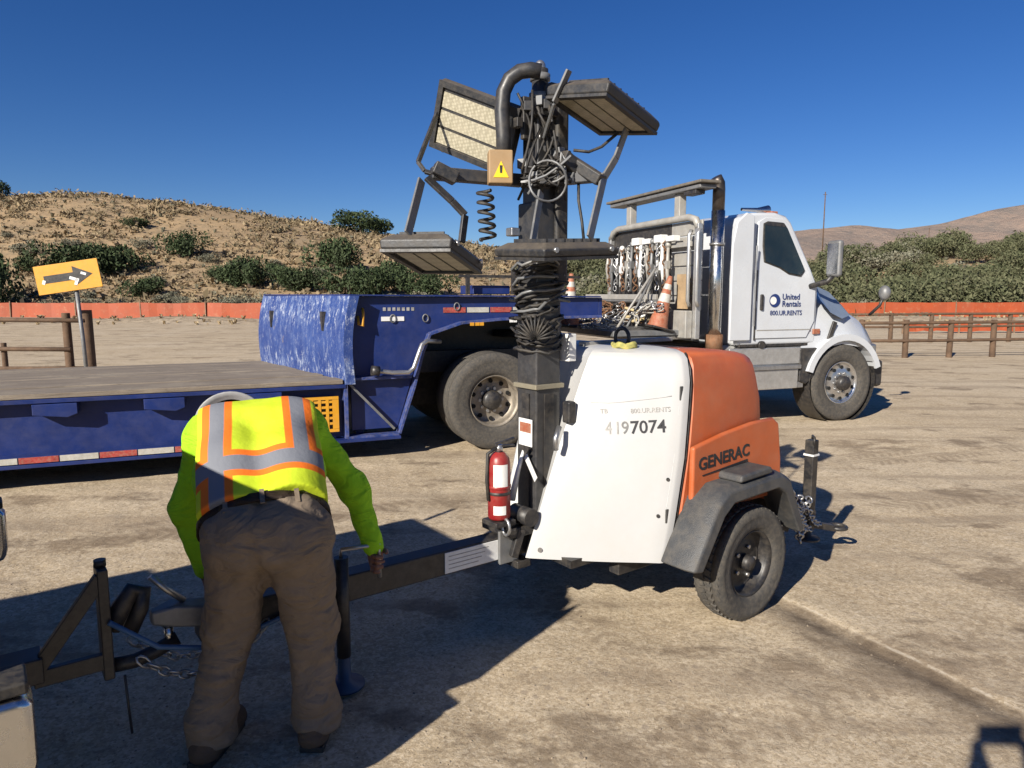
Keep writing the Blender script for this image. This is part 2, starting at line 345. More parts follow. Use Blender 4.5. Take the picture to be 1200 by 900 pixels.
# far range
mx_ = np.linspace(-5200, 6200, 420); my_ = np.linspace(1500, 3600, 90); MX, MY = np.meshgrid(mx_, my_)
PX = np.array([-5200,-1500,0,500,900,1030,1180,1330,1480,1640,1817,2300,3000,6200.]); PZ = np.array([120,130,150,185,215,226,240,222,245,285,318,350,330,260.])
t_ = np.clip((MY-1500)/1000, 0, 1); ridge = np.where(MY < 2500, t_**1.25, 1-0.5*np.clip((MY-2500)/1100, 0, 1))
MZ = np.interp(MX*2500/np.maximum(MY, 2500)*1.0, PX, PZ)*ridge*1.0 + (fbm(MX, MY, 420, 5, 21)*95 + np.abs(fbm(MX, MY, 170, 4, 27))*-50+12)*np.clip(t_*1.4, 0, 1)*np.where(MY<2500, 1-0.75*smooth(0.75,1.0,t_), 0.25) - 8*(1-t_)
mm, N, L, B = nodes('far_mountain'); g = NG(mm)
c = g.mix(g.rng(g.noise(0.006, 7, 0.7), 0.35, 0.65), (0.30,0.215,0.165), (0.20,0.16,0.135))
c = g.mix(g.rng(g.noise(0.03, 8, 0.75), 0.48, 0.66, 0, 0.75), c, (0.13,0.12,0.11))
L.new(c, B.inputs['Base Color']); B.inputs['Roughness'].default_value = 1; L.new(g.bump(g.noise(0.02, 8, 0.7), 0.8, 25), B.inputs['Normal'])
mo = link('mountain_terrain', grid_mesh('mountain_terrain', MX, MY, MZ), mm); mo['kind'] = 'structure'
# ------------------------------------------------------------------ foliage
def leafmat(name, a, b, c2):
    m, N, L, B = nodes(name); g = NG(m)
    at = g.attr('tone'); c = g.mix(at, a, b); c = g.mix(g.rng(g.noise(1.3, 4, 0.6), 0.45, 0.7, 0, 0.6), c, c2)
    L.new(c, B.inputs['Base Color']); B.inputs['Roughness'].default_value = 0.8; B.inputs['Specular IOR Level'].default_value = 0.15
    return m
LJ = leafmat('juniper_leaf', (0.022,0.036,0.016), (0.07,0.095,0.042), (0.05,0.06,0.035))
LS = leafmat('sage_leaf', (0.12,0.12,0.085), (0.21,0.205,0.15), (0.17,0.14,0.09))
LG = leafmat('scrub_leaf', (0.055,0.064,0.032), (0.125,0.13,0.07), (0.13,0.115,0.07))
LD = leafmat('dry_tuft', (0.30,0.225,0.135), (0.46,0.36,0.22), (0.25,0.20,0.13))
BW = mat('shrub_stem', (0.07,0.05,0.035), 0.9, var=0.3, scale=9)
def leaf_cloud(name, m, n, rx, rz, size, seed, lobes=7, up=0.35):
    r = np.random.RandomState(seed)
    lc = np.stack([r.normal(0, 0.42, lobes)*rx, r.normal(0, 0.42, lobes)*rx, rz*(0.35+0.45*r.rand(lobes))], -1); lr = (0.35+0.3*r.rand(lobes))
    k = r.randint(0, lobes, n); d = r.normal(size=(n, 3)); d /= np.linalg.norm(d, axis=1)[:, None]
    rad = lr[k]*(0.55+0.5*r.rand(n)**0.5)
    p = lc[k] + d*rad[:, None]*np.array([rx, rx, rz*0.72]); p[:, 2] = np.maximum(p[:, 2], 0.02+0.08*r.rand(n)*rz)
    a = r.normal(size=(n, 3)) + np.array([0, 0, up]); a /= np.linalg.norm(a, axis=1)[:, None]
    b = np.cross(a, r.normal(size=(n, 3))); b /= np.linalg.norm(b, axis=1)[:, None]
    s = size*(0.6+0.8*r.rand(n))[:, None]
    v = np.stack([p - a*s, p + b*s*0.45, p + a*s, p - b*s*0.45], 1).reshape(-1, 3)
    me = bpy.data.meshes.new(name); me.from_pydata(v.tolist(), [], np.arange(4*n).reshape(n, 4).tolist())
    at = me.attributes.new('tone', 'FLOAT', 'FACE'); at.data.foreach_set('value', np.clip(0.5+0.35*r.normal(size=n), 0, 1))
    me.materials.append(m)
    return me
def stem_mesh(name, h, r_, seed):
    rr = random.Random(seed); mb = MB()
    for k in range(4):
        a = rr.uniform(0, 6.28); q = r_*rr.uniform(0.3, 0.7)
        mb.tube([(0,0,-0.15), (q*0.3*math.cos(a), q*0.3*math.sin(a), h*0.3), (q*math.cos(a), q*math.sin(a), h*0.75)], [0.09, 0.06, 0.02], 5)
    me = bpy.data.meshes.new(name); me.from_pydata(mb.v, [], mb.f); me.materials.append(BW); return me
JU = [leaf_cloud('juniper_crown', LJ, 2600, 1.0, 1.15, 0.075, 100+i, 12) for i in range(4)]
SG = [leaf_cloud('sage_crown', LS, 1300, 1.0, 0.95, 0.07, 200+i, 10) for i in range(3)]
SC = [leaf_cloud('scrub_crown', LG, 2000, 1.0, 1.1, 0.07, 300+i, 13) for i in range(4)]
STM = [stem_mesh('shrub_stem', 0.9, 0.7, 5+i) for i in range(3)]
def bush(kind, px, py, Yd, w, h, name, label, group, i=0):
    # px, py only say where on the hillside it grows: direction from the yard, then dropped on to the terrain
    x = (px-600)/832/0.99*Yd; z = float(ground_z(x, Yd))
    e = empty(name, (x, Yd, z-0.08), random.uniform(0, 6.28), label, 'shrub', group); e.scale = (w, w*random.uniform(0.8,1.1), h)
    me = {'j': JU, 's': SG, 'c': SC}[kind]; o = link('crown', me[i % len(me)], None, e); s = link('stem', STM[i % 3], None, e); return e
# dark junipers on the slope: (direction px, distance, half width, height)
jun = [(45,73,1.3,1.3),(98,71,2.6,2.6),(128,72,2.3,2.6),(152,74,2.1,2.2),(178,64,1.7,1.4),(221,80,2.0,2.3),(272,70,1.3,1.6),(300,69,2.1,2.6),(345,68,1.7,1.8),(368,68,1.4,1.8),(398,78,2.6,3.0),(412,66,2.3,2.4),(445,66,2.0,2.3),(428,108,3.0,2.6),(446,108,2.0,2.0),(14,112,2.0,2.2),(470,70,2.0,2.2),(500,66,2.0,2.0),(-12,56,1.9,3.6),(-16,60,2.2,4.6),(330,74,1.1,1.2),(262,72,1.1,1.1),(172,92,1.4,1.0)]
for i, (px, Yd, w, h) in enumerate(jun):
    bush('j', px, 0, Yd, w, h, 'juniper_bush', 'dark green juniper bush on the skyline ridge of the dry hill' if Yd > 100 else 'dark green juniper bush growing on the dry tan hillside', 'junipers on the skyline ridge' if Yd > 100 else 'junipers on the dry hillside', i)
rs = np.random.RandomState(11)
for i in range(70):                                   # grey sage at the foot of the slope, behind the netting
    px = rs.uniform(-10, 640); Yd = rs.uniform(51, 63) if rs.rand() < 0.75 else rs.uniform(63, 85); w = rs.uniform(0.7, 1.5)
    bush('s', px, 0, Yd, w, w*rs.uniform(0.7, 1.0), 'sage_bush', 'pale grey sage bush at the foot of the hill behind the orange netting', 'sage bushes behind the netting', i)
for i in range(215):                                  # thick scrub on the low hill beyond the truck
    px = rs.uniform(655, 1225); Yd = 53 + 64*rs.rand()**1.6; w = rs.uniform(1.2, 2.6)*(0.8+0.004*Yd)
    gk = rs.rand() < 0.72
    bush('c' if gk else 's', px, 0, Yd, w, w*rs.uniform(0.75, 1.05), 'scrub_bush', 'green scrub bush on the low hill beyond the white truck' if gk else 'pale grey scrub bush among green scrub on the low hill beyond the truck', 'green scrub beyond the truck' if gk else 'grey scrub beyond the truck', i)
# dry tufts: nobody could count them
def tufts(name, n, x0, x1, y0, y1, smin, smax, seed, m, keep=None):
    r = np.random.RandomState(seed); x = r.uniform(x0, x1, n); y = r.uniform(y0, y1, n)
    if keep is not None: k = keep(x, y, r); x = x[k]; y = y[k]; n = len(x)
    z = ground_z(x, y); s = r.uniform(smin, smax, n); Q = 7
    c0 = np.repeat(np.stack([x, y, z-0.02], -1), Q, 0); ss = np.repeat(s, Q)[:, None]; k = n*Q
    a = r.uniform(0, 6.28, k); lean = r.uniform(0.1, 0.8, k)
    d = np.stack([np.cos(a)*lean, np.sin(a)*lean, np.ones(k)*0.8], -1); w = np.stack([-np.sin(a), np.cos(a), np.zeros(k)], -1)
    v = np.stack([c0 - w*ss*0.25, c0 + w*ss*0.25, c0 + d*ss + w*ss*0.12, c0 + d*ss - w*ss*0.12], 1).reshape(-1, 3)
    me = bpy.data.meshes.new(name); me.from_pydata(v.tolist(), [], np.arange(4*k).reshape(k, 4).tolist())
    at = me.attributes.new('tone', 'FLOAT', 'FACE'); at.data.foreach_set('value', np.clip(np.repeat(r.rand(n), Q)*0.8+0.2*r.rand(k), 0, 1))
    o = link(name, me, m); o['kind'] = 'stuff'; return o
tag(tufts('dry_grass', 9000, -115, 40, 48, 126, 0.12, 0.36, 3, LD), 'dry tan grass tufts covering the hillside', 'grass')
tag(tufts('low_scrub', 2600, -115, 110, 49, 126, 0.25, 0.6, 4, LS), 'low grey green scrub scattered over the hills', 'scrub')
def brush(name, n, x0, x1, y0, y1, seed, m):
    r = np.random.RandomState(seed); x = r.uniform(x0, x1, n); y = r.uniform(y0, y1, n); k = vnoise(x, y, 9, 5) > 0.38; x = x[k]; y = y[k]; n = len(x); z = ground_z(x, y); s_ = 0.3+0.65*r.rand(n)**2; Q = 22
    p = r.normal(size=(n, Q, 3))*np.array([0.5,0.5,0.3])+np.array([0,0,0.3]); p[..., 2] = np.abs(p[..., 2]); a = r.normal(size=(n, Q, 3))*0.2; b_ = r.normal(size=(n, Q, 3))*0.12
    c0 = np.stack([x, y, z-0.03], -1)[:, None]; S_ = s_[:, None, None]
    v = np.stack([c0+(p-a)*S_, c0+(p+b_)*S_, c0+(p+a)*S_, c0+(p-b_)*S_], 2).reshape(-1, 3); K_ = n*Q
    me = bpy.data.meshes.new(name); me.from_pydata(v.tolist(), [], np.arange(4*K_).reshape(K_, 4).tolist())
    at = me.attributes.new('tone', 'FLOAT', 'FACE'); at.data.foreach_set('value', np.clip(np.repeat(r.rand(n), Q)*0.8+0.2*r.rand(K_), 0, 1)); o = link(name, me, m); o['kind'] = 'stuff'; return o
LB = leafmat('brown_brush', (0.12,0.095,0.058), (0.33,0.25,0.15), (0.22,0.18,0.11))
tag(brush('dry_brush', 7500, -115, 45, 50, 124, 14, LB), 'low brown brush mottling the dry hillside', 'brush')
tag(tufts('yard_weeds', 500, -40, 40, 40, 49, 0.1, 0.3, 5, LD), 'dead weeds along the edge of the dirt yard', 'weeds')
# pebbles on the yard
def pebbles():
    r = np.random.RandomState(8); n = 9000; y = 1.9 + 9*r.rand(n)**1.6; x = (r.rand(n)-0.5)*2.1*y*0.85
    s = 0.0018 + 0.0055*r.rand(n)**5; z = ground_z(x, y)
    base = np.array([(1,0,0),(0,1,0),(-1,0,0),(0,-1,0),(0,0,0.8),(0,0,-0.6)]); F = np.array([(0,1,4),(1,2,4),(2,3,4),(3,0,4),(1,0,5),(2,1,5),(3,2,5),(0,3,5)])
    a = r.uniform(0, 6.28, n); st = r.uniform(0.6, 1.4, (n, 3)); ca = np.cos(a); sa = np.sin(a)
    P = base[None]*st[:, None]*s[:, None, None]; v = np.stack([P[...,0]*ca[:,None]-P[...,1]*sa[:,None], P[...,0]*sa[:,None]+P[...,1]*ca[:,None], P[...,2]], -1) + np.stack([x, y, z+0.2*s], -1)[:, None]
    me = bpy.data.meshes.new('pebbles'); me.from_pydata(v.reshape(-1, 3).tolist(), [], (F[None]+6*np.arange(n)[:, None, None]).reshape(-1, 3).tolist())
    o = link('pebbles', me, mat('pebble', (0.15,0.115,0.08), 0.95, var=0.4, scale=9, c2=(0.34,0.275,0.20))); o['kind'] = 'stuff'; tag(o, 'small loose pebbles and clods on the dirt yard', 'gravel')
pebbles()
# ------------------------------------------------------------------ orange netting fence
def netmat():
    m, N, L, B = nodes('orange_netting'); g = NG(m); X, Y, Z = g.xyz()
    c = g.mix(g.rng(g.noise(0.6, 5, 0.7), 0.35, 0.65), (0.36,0.068,0.02), (0.30,0.066,0.026))
    c = g.mix(g.rng(g.noise(4, 5, 0.7), 0.55, 0.75, 0, 0.4), c, (0.42,0.26,0.15))
    L.new(c, B.inputs['Base Color']); B.inputs['Roughness'].default_value = 0.6
    return m
NET = netmat(); STK = mat('net_stake', (0.20,0.13,0.08), 0.8, var=0.3)
def netting(name, x0, x1, y0, y1, h, label, posts, zoff=0.0, sag=0.05, seed=1, group=None):
    r = random.Random(seed); e = empty(name, ((x0+x1)/2, (y0+y1)/2, 0), 0, label, 'netting fence', group); e.location.z = float(ground_z((x0+x1)/2, (y0+y1)/2))
    ox, oy, oz = e.location
    n = posts
    for i in range(n):
        a0 = i/n; a1 = (i+1)/n; mb = MB(); K = 8; T = []; Bm = []; tk = 0.012
        for k in range(K+1):
            a = a0+(a1-a0)*k/K; x = x0+(x1-x0)*a; y = y0+(y1-y0)*a; z = float(ground_z(x, y)); s_ = math.sin(math.pi*k/K)
            T.append((x-ox, y-oy+r.uniform(-.05,.05), z-oz+zoff+h-sag*s_*r.uniform(0.4,1.2))); Bm.append((x-ox, y-oy+r.uniform(-.05,.05), z-oz+zoff+0.06+0.08*s_*r.random()))
        P = T+Bm+[(p[0], p[1]+tk, p[2]) for p in T+Bm]; q = 2*(K+1); F = []
        for k in range(K):
            F += [(k, k+1, K+2+k, K+1+k), (q+k, q+K+1+k, q+K+2+k, q+k+1), (k, q+k, q+k+1, k+1), (K+1+k, K+2+k, q+K+2+k, q+K+1+k)]
        F += [(0, K+1, q+K+1, q), (K, q+K, q+2*K+1, 2*K+1)]
        mb.add(P, F, False).build('net_panel', NET, e)
        x = x0+(x1-x0)*a0; y = y0+(y1-y0)*a0; z = float(ground_z(x, y)); MB().bar((x-ox, y-oy-0.04, z-oz-0.1), (x-ox+r.uniform(-.04,.04), y-oy-0.04, z-oz+zoff+h+0.1), 0.06, 0.06).build('stake', STK, e)
netting('orange_netting_fence', -41, 5, 46.2, 47.5, 1.15, 'long orange netting fence at the foot of the dry hill behind the lowboy trailer', 11, seed=2)
netting('orange_netting_fence', 16, 58, 50.5, 52, 1.15, 'long orange netting fence below the green scrub beyond the white truck', 8, seed=3)
netting('orange_netting_strip', 17.0, 25.0, 31.0, 32.0, 0.55, 'low sagging strip of orange netting behind the wooden rail fence', 3, 0.0, 0.25, seed=4)
# ------------------------------------------------------------------ wooden rail fences
def rail_fence(name, posts, rails, label, pr=0.065, rr=0.045, shape=()):
    x0, y0 = posts[0][0], posts[0][1]; e = empty(name, (x0, y0, float(ground_z(x0, y0))), 0, label, 'fence'); r = random.Random(len(posts)); oz = e.location.z
    for p in posts:
        x, y, h = p[:3]; q = p[3] if len(p) > 3 else pr; gz = float(ground_z(x, y))-oz; mb = MB()
        mb.cyl((x-x0, y-y0, gz-0.2), (x-x0+r.uniform(-.02,.02), y-y0, gz+h), q*1.05, q*0.95, 12).build('post', WD, e, 0.008)
    for (xa, ya, za, xb, yb, zb) in rails:
        n = 5; pts = [(xa+(xb-xa)*k/n-x0, ya+(yb-ya)*k/n-y0, za+(zb-za)*k/n-oz+r.uniform(-.012,.012)) for k in range(n+1)]
        MB().tube(pts, rr, 8).build('rail', WD, e)
    return e
rail_fence('rail_fence', [(-7.72,12.95,1.42,0.10),(-8.09,12.95,1.36,0.075),(-9.35,13.05,0.82,0.05),(-10.9,13.2,0.82,0.05)],
    [(-7.72,12.87,1.24,-12.5,13.2,1.22),(-7.72,12.87,0.36,-12.5,13.2,0.34),(-8.0,12.87,0.70,-12.5,13.2,0.70)], 'weathered wooden rail fence standing beside the arrow sign', rr=0.04)
P1 = [(9.35+1.26*k, 19.0+0.12*k, 1.02, 0.075) for k in range(7)]
rail_fence('rail_fence', P1, [(9.0,18.92,z,17.4,19.7,z+0.04) for z in (0.94,0.46)], 'nearer wooden rail fence beyond the nose of the white truck', rr=0.042)
P2 = [(11.9+1.5*k, 25.0+0.15*k, 1.05, 0.075) for k in range(7)]
rail_fence('rail_fence', P2, [(11.2,24.92,z,21.8,25.9,z+0.04) for z in (1.0,0.55)], 'farther wooden rail fence in front of the low orange netting strip', rr=0.042)
# ------------------------------------------------------------------ arrow sign
e = empty('arrow_sign', (-7.58, 12.4, 0), R(4), 'tilted yellow sign with a worn black arrow on a leaning grey post', 'sign')
MB().tube([(0.10,0.05,-0.3),(0.06,0.05,0.9),(-0.0,0.05,2.0)], 0.035, 8).build('post', GS, e)
tilt = Matrix.Rotation(R(-8.5), 3, 'Y'); cz = Vector((-0.08, -0.01, 2.0))
def sp(x, y, z): return cz + tilt @ Vector((x, y, z))
mb = MB(); mb.box(cz, (1.08, 0.02, 0.49), tilt); pl = mb.build('sign_plate', YE, e, 0.004)
ar = [(-0.40,-0.065),(0.1,-0.065),(0.1,-0.17),(0.42,0.0),(0.1,0.17),(0.1,0.065),(-0.40,0.065)]
mb = MB(); n = len(ar); A = [sp(x, -0.014, z) for x, z in ar]; Bq = [sp(x, -0.011, z) for x, z in ar]
mb.add(A+Bq, [tuple(range(n))[::-1], tuple(range(n, 2*n))] + [(i, (i+1) % n, n+(i+1) % n, n+i) for i in range(n)]).build('arrow', BK, pl)
for (x, z, w, h) in [(-0.41,-0.04,.05,.07),(0.1,-0.05,.16,.05),(0.13,-0.1,.05,.12),(0.27,0.02,.09,.04)]:
    mb = MB(); mb.box(sp(x, -0.0155, z), (w, 0.002, h), tilt @ Matrix.Rotation(R(25), 3, 'Y')); mb.build('worn_patch', PW, pl)
# utility poles on the skyline
for (x, y, z0, h, lb) in ((48.2,112,5,11.0,'tall thin utility pole on the low hill behind the truck cab'),(124,215,4,14,'distant thin utility pole below the far mountain')):
    e = empty('utility_pole', (x, y, float(ground_z(x, y))), 0, lb, 'utility pole')
    MB().cyl((0,0,-0.5),(0,0,h),0.11,0.08,8).build('shaft', WD, e); MB().bar((-0.3,0,h-0.4),(0.3,0,h-0.4),0.07,0.07).build('crossarm', WD, e)
# ------------------------------------------------------------------ mobile light tower
TB = Vector((-1.3, 2.55, 0)); TA = R(37)
tower = empty('light_tower', TB, TA, 'towable light tower with white hood, orange rear and four floodlights on a black mast', 'light tower')
T_inv = (Matrix.Translation(TB) @ Matrix.Rotation(TA, 4, 'Z')).inverted()
cp, spp = math.cos(R(PITCH)), math.sin(R(PITCH))
def at(px, py, Yd):                                   # a sighted point of the yard -> world metres
    xn = (px-600)/832; yn = (py-450)/832; Yr = cp - yn*spp; k = Yd/Yr
    return Vector((xn*k, Yd, CAM_H + (-spp - yn*cp)*k))
def loc(px, py, Yd): return T_inv @ at(px, py, Yd)
def L_(s, n, z): return Vector((s, -n, z))
def wheel(parent, c, r, w, side, rim_r, rm, tm, lugs=6, hub=None, dish=0.03, holes=0, holem=None, tread=0, rimdepth=0.0, name='wheel'):
    """axis along local y; side = -1 when the outer face looks to -y"""
    c = Vector(c); ax = (0, side, 0); h = w/2; q = rim_r
    mb = MB(); mb.lathe([(q*1.0, h*0.72),(q*0.97, h*0.78),(q*0.90, h*0.6-rimdepth*0.3),(q*0.86, h*0.45-rimdepth),(q*0.62, h*0.45-rimdepth+dish),(q*0.35, h*0.45-rimdepth+dish*1.1),(q*0.3, h*0.45-rimdepth+dish*1.1),(0.001, h*0.45-rimdepth+dish*1.1)], c, ax, 40)
    mb.lathe([(q*1.0, h*0.72),(q*0.93, h*0.2),(q*0.93, -h*0.5),(q*1.0, -h*0.7)], c, ax, 40)
    wh = mb.build(name, rm, parent)
    mb = MB(); t = r
    mb.lathe([(q*0.985, h*0.70),(q*1.06, h*0.86),(q*1.12+0.0*t, h*0.93),(q+(t-q)*0.42, h*1.02),(q+(t-q)*0.62, h*1.0),(q+(t-q)*0.64, h*1.015),(q+(t-q)*0.80, h*0.97),(t*0.975, h*0.86),(t*0.996, h*0.76),(t, h*0.45),(t*0.985, h*0.43),(t*0.985, h*0.37),(t, h*0.35),(t, h*0.04),(t*0.985, h*0.02),(t*0.985, -h*0.02),(t, -h*0.04),(t, -h*0.76),(t*0.975, -h*0.86),(q+(t-q)*0.6, -h*1.0),(q*1.1, -h*0.9),(q*0.985, -h*0.7)], c, ax, 56)
    tyre = mb.build('tyre', tm, wh)
    if tread:
        mb = MB()
        for i in range(tread):
            for row, (y0, y1) in enumerate(((-0.86,-0.44),(-0.4,-0.05),(0.05,0.4),(0.44,0.86))):
                a = 2*math.pi*(i+0.5*(row % 2)+0.17*row)/tread; ym = (y0+y1)/2*h
                d = Vector((math.cos(a), 0, math.sin(a))); tt = Vector((-math.sin(a), 0, math.cos(a)))
                m = Matrix((tt, Vector((0,1,0)), d)).transposed(); k = math.sin(0.25*math.pi); 
                drop = 0.0 if abs(ym) < 0.5*h else 0.012*r/0.3
                mb.box(c + Vector((0, ym, 0)) + d*(r+0.002-drop), (2*math.pi*r/tread*0.62, (y1-y0)*h, 0.012), m @ Matrix.Rotation(0.25*(1 if row % 2 else -1), 3, 'Z'))
        tr = mb.build('tread', tm, wh); tr['kind'] = 'stuff'
    yo = c.y + side*(h*0.45-rimdepth+dish*1.1)
    for i in range(lugs):
        a = 2*math.pi*i/lugs; p = Vector((c.x+math.cos(a)*q*0.45, yo, c.z+math.sin(a)*q*0.45))
        MB().cyl(p, p+Vector((0, side*0.016, 0)), 0.011*r/0.3, seg=6).build('lug_nut', GV, wh)
    if hub: MB().lathe([(hub, -0.01),(hub, 0.035*r/0.3),(hub*0.8, 0.05*r/0.3),(0.001, 0.055*r/0.3)], (c.x, yo, c.z), ax, 20).build('hub', BK, wh)
    for i in range(holes):
        a = 2*math.pi*(i+0.5)/holes; p = Vector((c.x+math.cos(a)*q*0.73, yo-side*dish*0.45, c.z+math.sin(a)*q*0.73))
        MB().cyl(p, p+Vector((0, side*0.012, 0)), q*0.085, seg=14).build('hand_hole', holem, wh)
    return wh
# frame, tongue, axle
def part(name, mb, m, bevel=0.0, parent=None): return mb.build(name, m, parent or tower, bevel)
part('tongue', MB().bx(0.10,1.95,-0.05,0.05,0.375,0.495), BK, 0.008)
part('frame_rail', MB().bx(2.0,3.15,-0.40,-0.33,0.29,0.38), BK, 0.006)
part('frame_rail', MB().bx(2.0,3.15,0.33,0.40,0.29,0.38), BK, 0.006)
part('cross_member', MB().bx(1.58,1.665,-0.11,0.11,0.33,0.37), BK, 0.006)
part('cross_member', MB().bx(3.151,3.24,-0.52,0.52,0.30,0.40), BK, 0.006)
part('axle', MB().cyl((2.65,-0.56,0.30),(2.65,0.56,0.30),0.032), BK)
part('floor_pan', MB().bx(1.75,3.0,-0.32,0.32,0.36,0.40), BK)
for sx, s in ((1.2,1),):
    pl = part('placard', MB().bx(1.19,1.50,-0.056,-0.0505,0.385,0.487), PW, 0.002)
    for k in range(4): MB().bx(1.21,1.44-0.02*k,-0.0572,-0.056,0.465-0.02*k,0.469-0.02*k).build('print_line', INKF, pl)
part('bolt_plate', MB().bx(1.5,1.62,-0.07,-0.0505,0.36,0.53), GS, 0.004)
# coupler and ball latch
cpl = part('coupler', MB().loft([[L_(0.34,n,z) for n, z in ((-.05,.40),(.05,.40),(.05,.49),(-.05,.49))], [L_(0.14,n,z) for n, z in ((-.055,.43),(.055,.43),(.055,.515),(-.055,.515))], [L_(0.02,n,z) for n, z in ((-.05,.46),(.05,.46),(.045,.545),(-.045,.545))], [L_(-0.06,n,z) for n, z in ((-.025,.48),(.025,.48),(.02,.53),(-.02,.53))]]), GS, 0.012)
MB().tube([(0.06,0,0.54),(0.0,0,0.60),(-0.05,0.01,0.66)], 0.012).build('latch_lever', GV, cpl)
MB().cyl((0.12,-0.07,0.47),(0.12,0.07,0.47),0.014).build('latch_pin', GV, cpl)
# tongue jack (blue foot just shows beyond the worker's boot)
jk = part('tongue_jack', MB().cyl((0.66,-0.0855,0.16),(0.66,-0.0855,0.60),0.03), BK)
MB().lathe([(0.001,0.0),(0.085,0.0),(0.085,0.012),(0.03,0.03),(0.025,0.14)], (0.66,-0.0855,0.025), (0,0,1), 20).build('jack_foot', mat('blue_steel',(0.02,0.05,0.11),0.5), jk)
MB().tube([(0.66,-0.0855,0.59), (0.66,-0.0855,0.635), T_inv @ Vector((-0.572,2.935,0.635)), T_inv @ Vector((-0.572,2.935,0.49))], 0.011).build('jack_crank', GV, jk)
# safety chains by the coupler
def chain(pts, r, m, parent, name='chain'):
    pts = [Vector(p) for p in pts]; mb = MB(); up = Vector((0,0,1))
    for i in range(len(pts)-1):
        a, b = pts[i], pts[i+1]; d = (b-a).normalized(); e = d.orthogonal().normalized(); f = d.cross(e); e = e if i % 2 else f; Lk = (b-a).length*0.75
        mb.tube([(a+b)/2 + d*Lk*math.cos(t)*0.9 + e*r*2.0*math.sin(t) for t in [2*math.pi*k/8 for k in range(8)]], r*0.62, 5, True)
    return mb.build(name, m, parent)
def sagpts(a, b, sag, n): a = Vector(a); b = Vector(b); return [a.lerp(b, k/n) - Vector((0,0,sag*4*(k/n)*(1-k/n))) for k in range(n+1)]
for y in (-0.06, 0.07): chain(sagpts((0.35,y,0.40),(-0.12,y*1.5,0.40),0.13,14), 0.008, GV, tower, 'safety_chain')
# hood: white front shell tapering to the mast, orange rear shell
lev = [(0.385,1.625,0.115,2.12,0.580),(0.60,1.69,0.135,2.155,0.592),(0.90,1.785,0.160,2.205,0.597),(1.15,1.875,0.180,2.235,0.588),(1.28,1.92,0.192,2.252,0.578),(1.34,1.945,0.196,2.26,0.562),(1.385,1.965,0.196,2.268,0.545),(1.412,1.99,0.19,2.275,0.515),(1.426,2.03,0.17,2.285,0.46),(1.432,2.12,0.12,2.295,0.34)]
def wsec(z, sf, nf, sc, nc):
    h = [(sf+0.08, 0.0), (sf+0.03, nf*0.8), (sf, nf), (sf+0.012, nf+0.02)]
    for k in range(1, 8):
        t = k/8; b = 0.012*math.sin(math.pi*t); h.append((sf+0.012+(sc-sf-0.012)*t-b*0.7, nf+0.02+(nc-nf-0.02)*t+b*0.7))
    h += [(sc-0.012, nc-0.006), (sc, nc), (sc+0.03, nc+0.004), (sc+0.045, nc-0.02), (sc+0.046, 0.0)]
    pts = [L_(s, n, z) for s, n in h]; pts += [L_(s, -n, z) for s, n in h[1:-1]][::-1]
    return pts
def ilev(z):
    zs = [l[0] for l in lev]; return [float(np.interp(z, zs, [l[k] for l in lev])) for k in range(1, 5)]
zz = [0.385,0.42,0.5,0.6,0.7,0.8,0.9,1.0,1.1,1.2,1.28,1.31,1.34,1.365,1.385,1.4,1.41,1.42,1.426,1.432]
hood = part('hood', MB().loft([wsec(z, *ilev(z)) for z in zz], True, False), W_, 0.0)
for p in hood.data.polygons: p.use_smooth = True
try: hood.data.set_sharp_from_angle(angle=R(28))
except Exception: pass
# hood trim: bolts, shallow crease, lettering. Panel frame on the near side
def pan(t, z, off=0.0):
    sf, nf, sc, nc = ilev(z); b = 0.012*math.sin(math.pi*t)
    s = sf+0.012+(sc-sf-0.012)*t-b*0.7; n = nf+0.02+(nc-nf-0.02)*t+b*0.7; d = Vector((-(nc-nf), (sc-sf))).normalized()
    return L_(s+d.x*off, n+d.y*off, z)
for t, z in ((0.06,0.43),(0.90,0.62),(0.93,0.80)):
    p = pan(t, z); q = pan(t, z, 0.008); MB().cyl(p, q, 0.012 if t < .1 else 0.009, seg=10).build('bolt', GV if t < .1 else BK, hood)
MB().tube([pan(t, 1.165+0.075*max(0, t-0.3)**1.1, 0.0012) for t in np.linspace(0.12, 0.88, 14)], 0.0022, 5).build('crease', mat('crease_grey',(0.45,0.45,0.44),0.6), hood)
def pantext(s, t0, z, size, m, sx=1.0, bold=0.0, off=0.0025):
    o = pan(t0, z, off); ex = pan(min(1, t0+0.3), z+0.012, off)-o; ey = pan(t0, z+0.1, off)-o
    return text('lettering', s, size, m, hood, frame(o, ex, ey), 0.0012, sx, bold)
pantext('4', 0.335, 1.012, 0.088, INKF, 0.8); pantext('1', 0.41, 1.014, 0.088, INKF, 0.9); pantext('9', 0.475, 1.0165, 0.088, mat('half_ink',(0.16,0.16,0.155),0.5), 0.9, 0.0005); pantext('7074', 0.552, 1.019, 0.088, INK, 1.0, 0.0012)
pantext('800.UR.RENTS', 0.52, 1.118, 0.033, INKF, 0.95); pantext('TB', 0.24, 1.112, 0.033, INKF, 1.0)
hd = part('hood_handle', MB().bx(1.82,1.87,-0.215,-0.16,1.06,1.17), BK, 0.01)
for z_ in (0.62, 1.22):
    a_ = pan(0.97, z_, 0.002); part('hood_hinge', MB().bar(a_-Vector((0,0,0.035)), a_+Vector((0,0,0.035)), 0.022, 0.008), GP, 0.003)
part('hood_seam', MB().tube([pan(0.955, z_, 0.0008) for z_ in np.linspace(0.62,1.36,14)], 0.0025, 5), MATS['crease_grey'])
part('hood_latch', MB().tube([L_(1.77,0.2,1.05),L_(1.73,0.22,1.0),L_(1.74,0.21,0.94)], 0.014), GV)
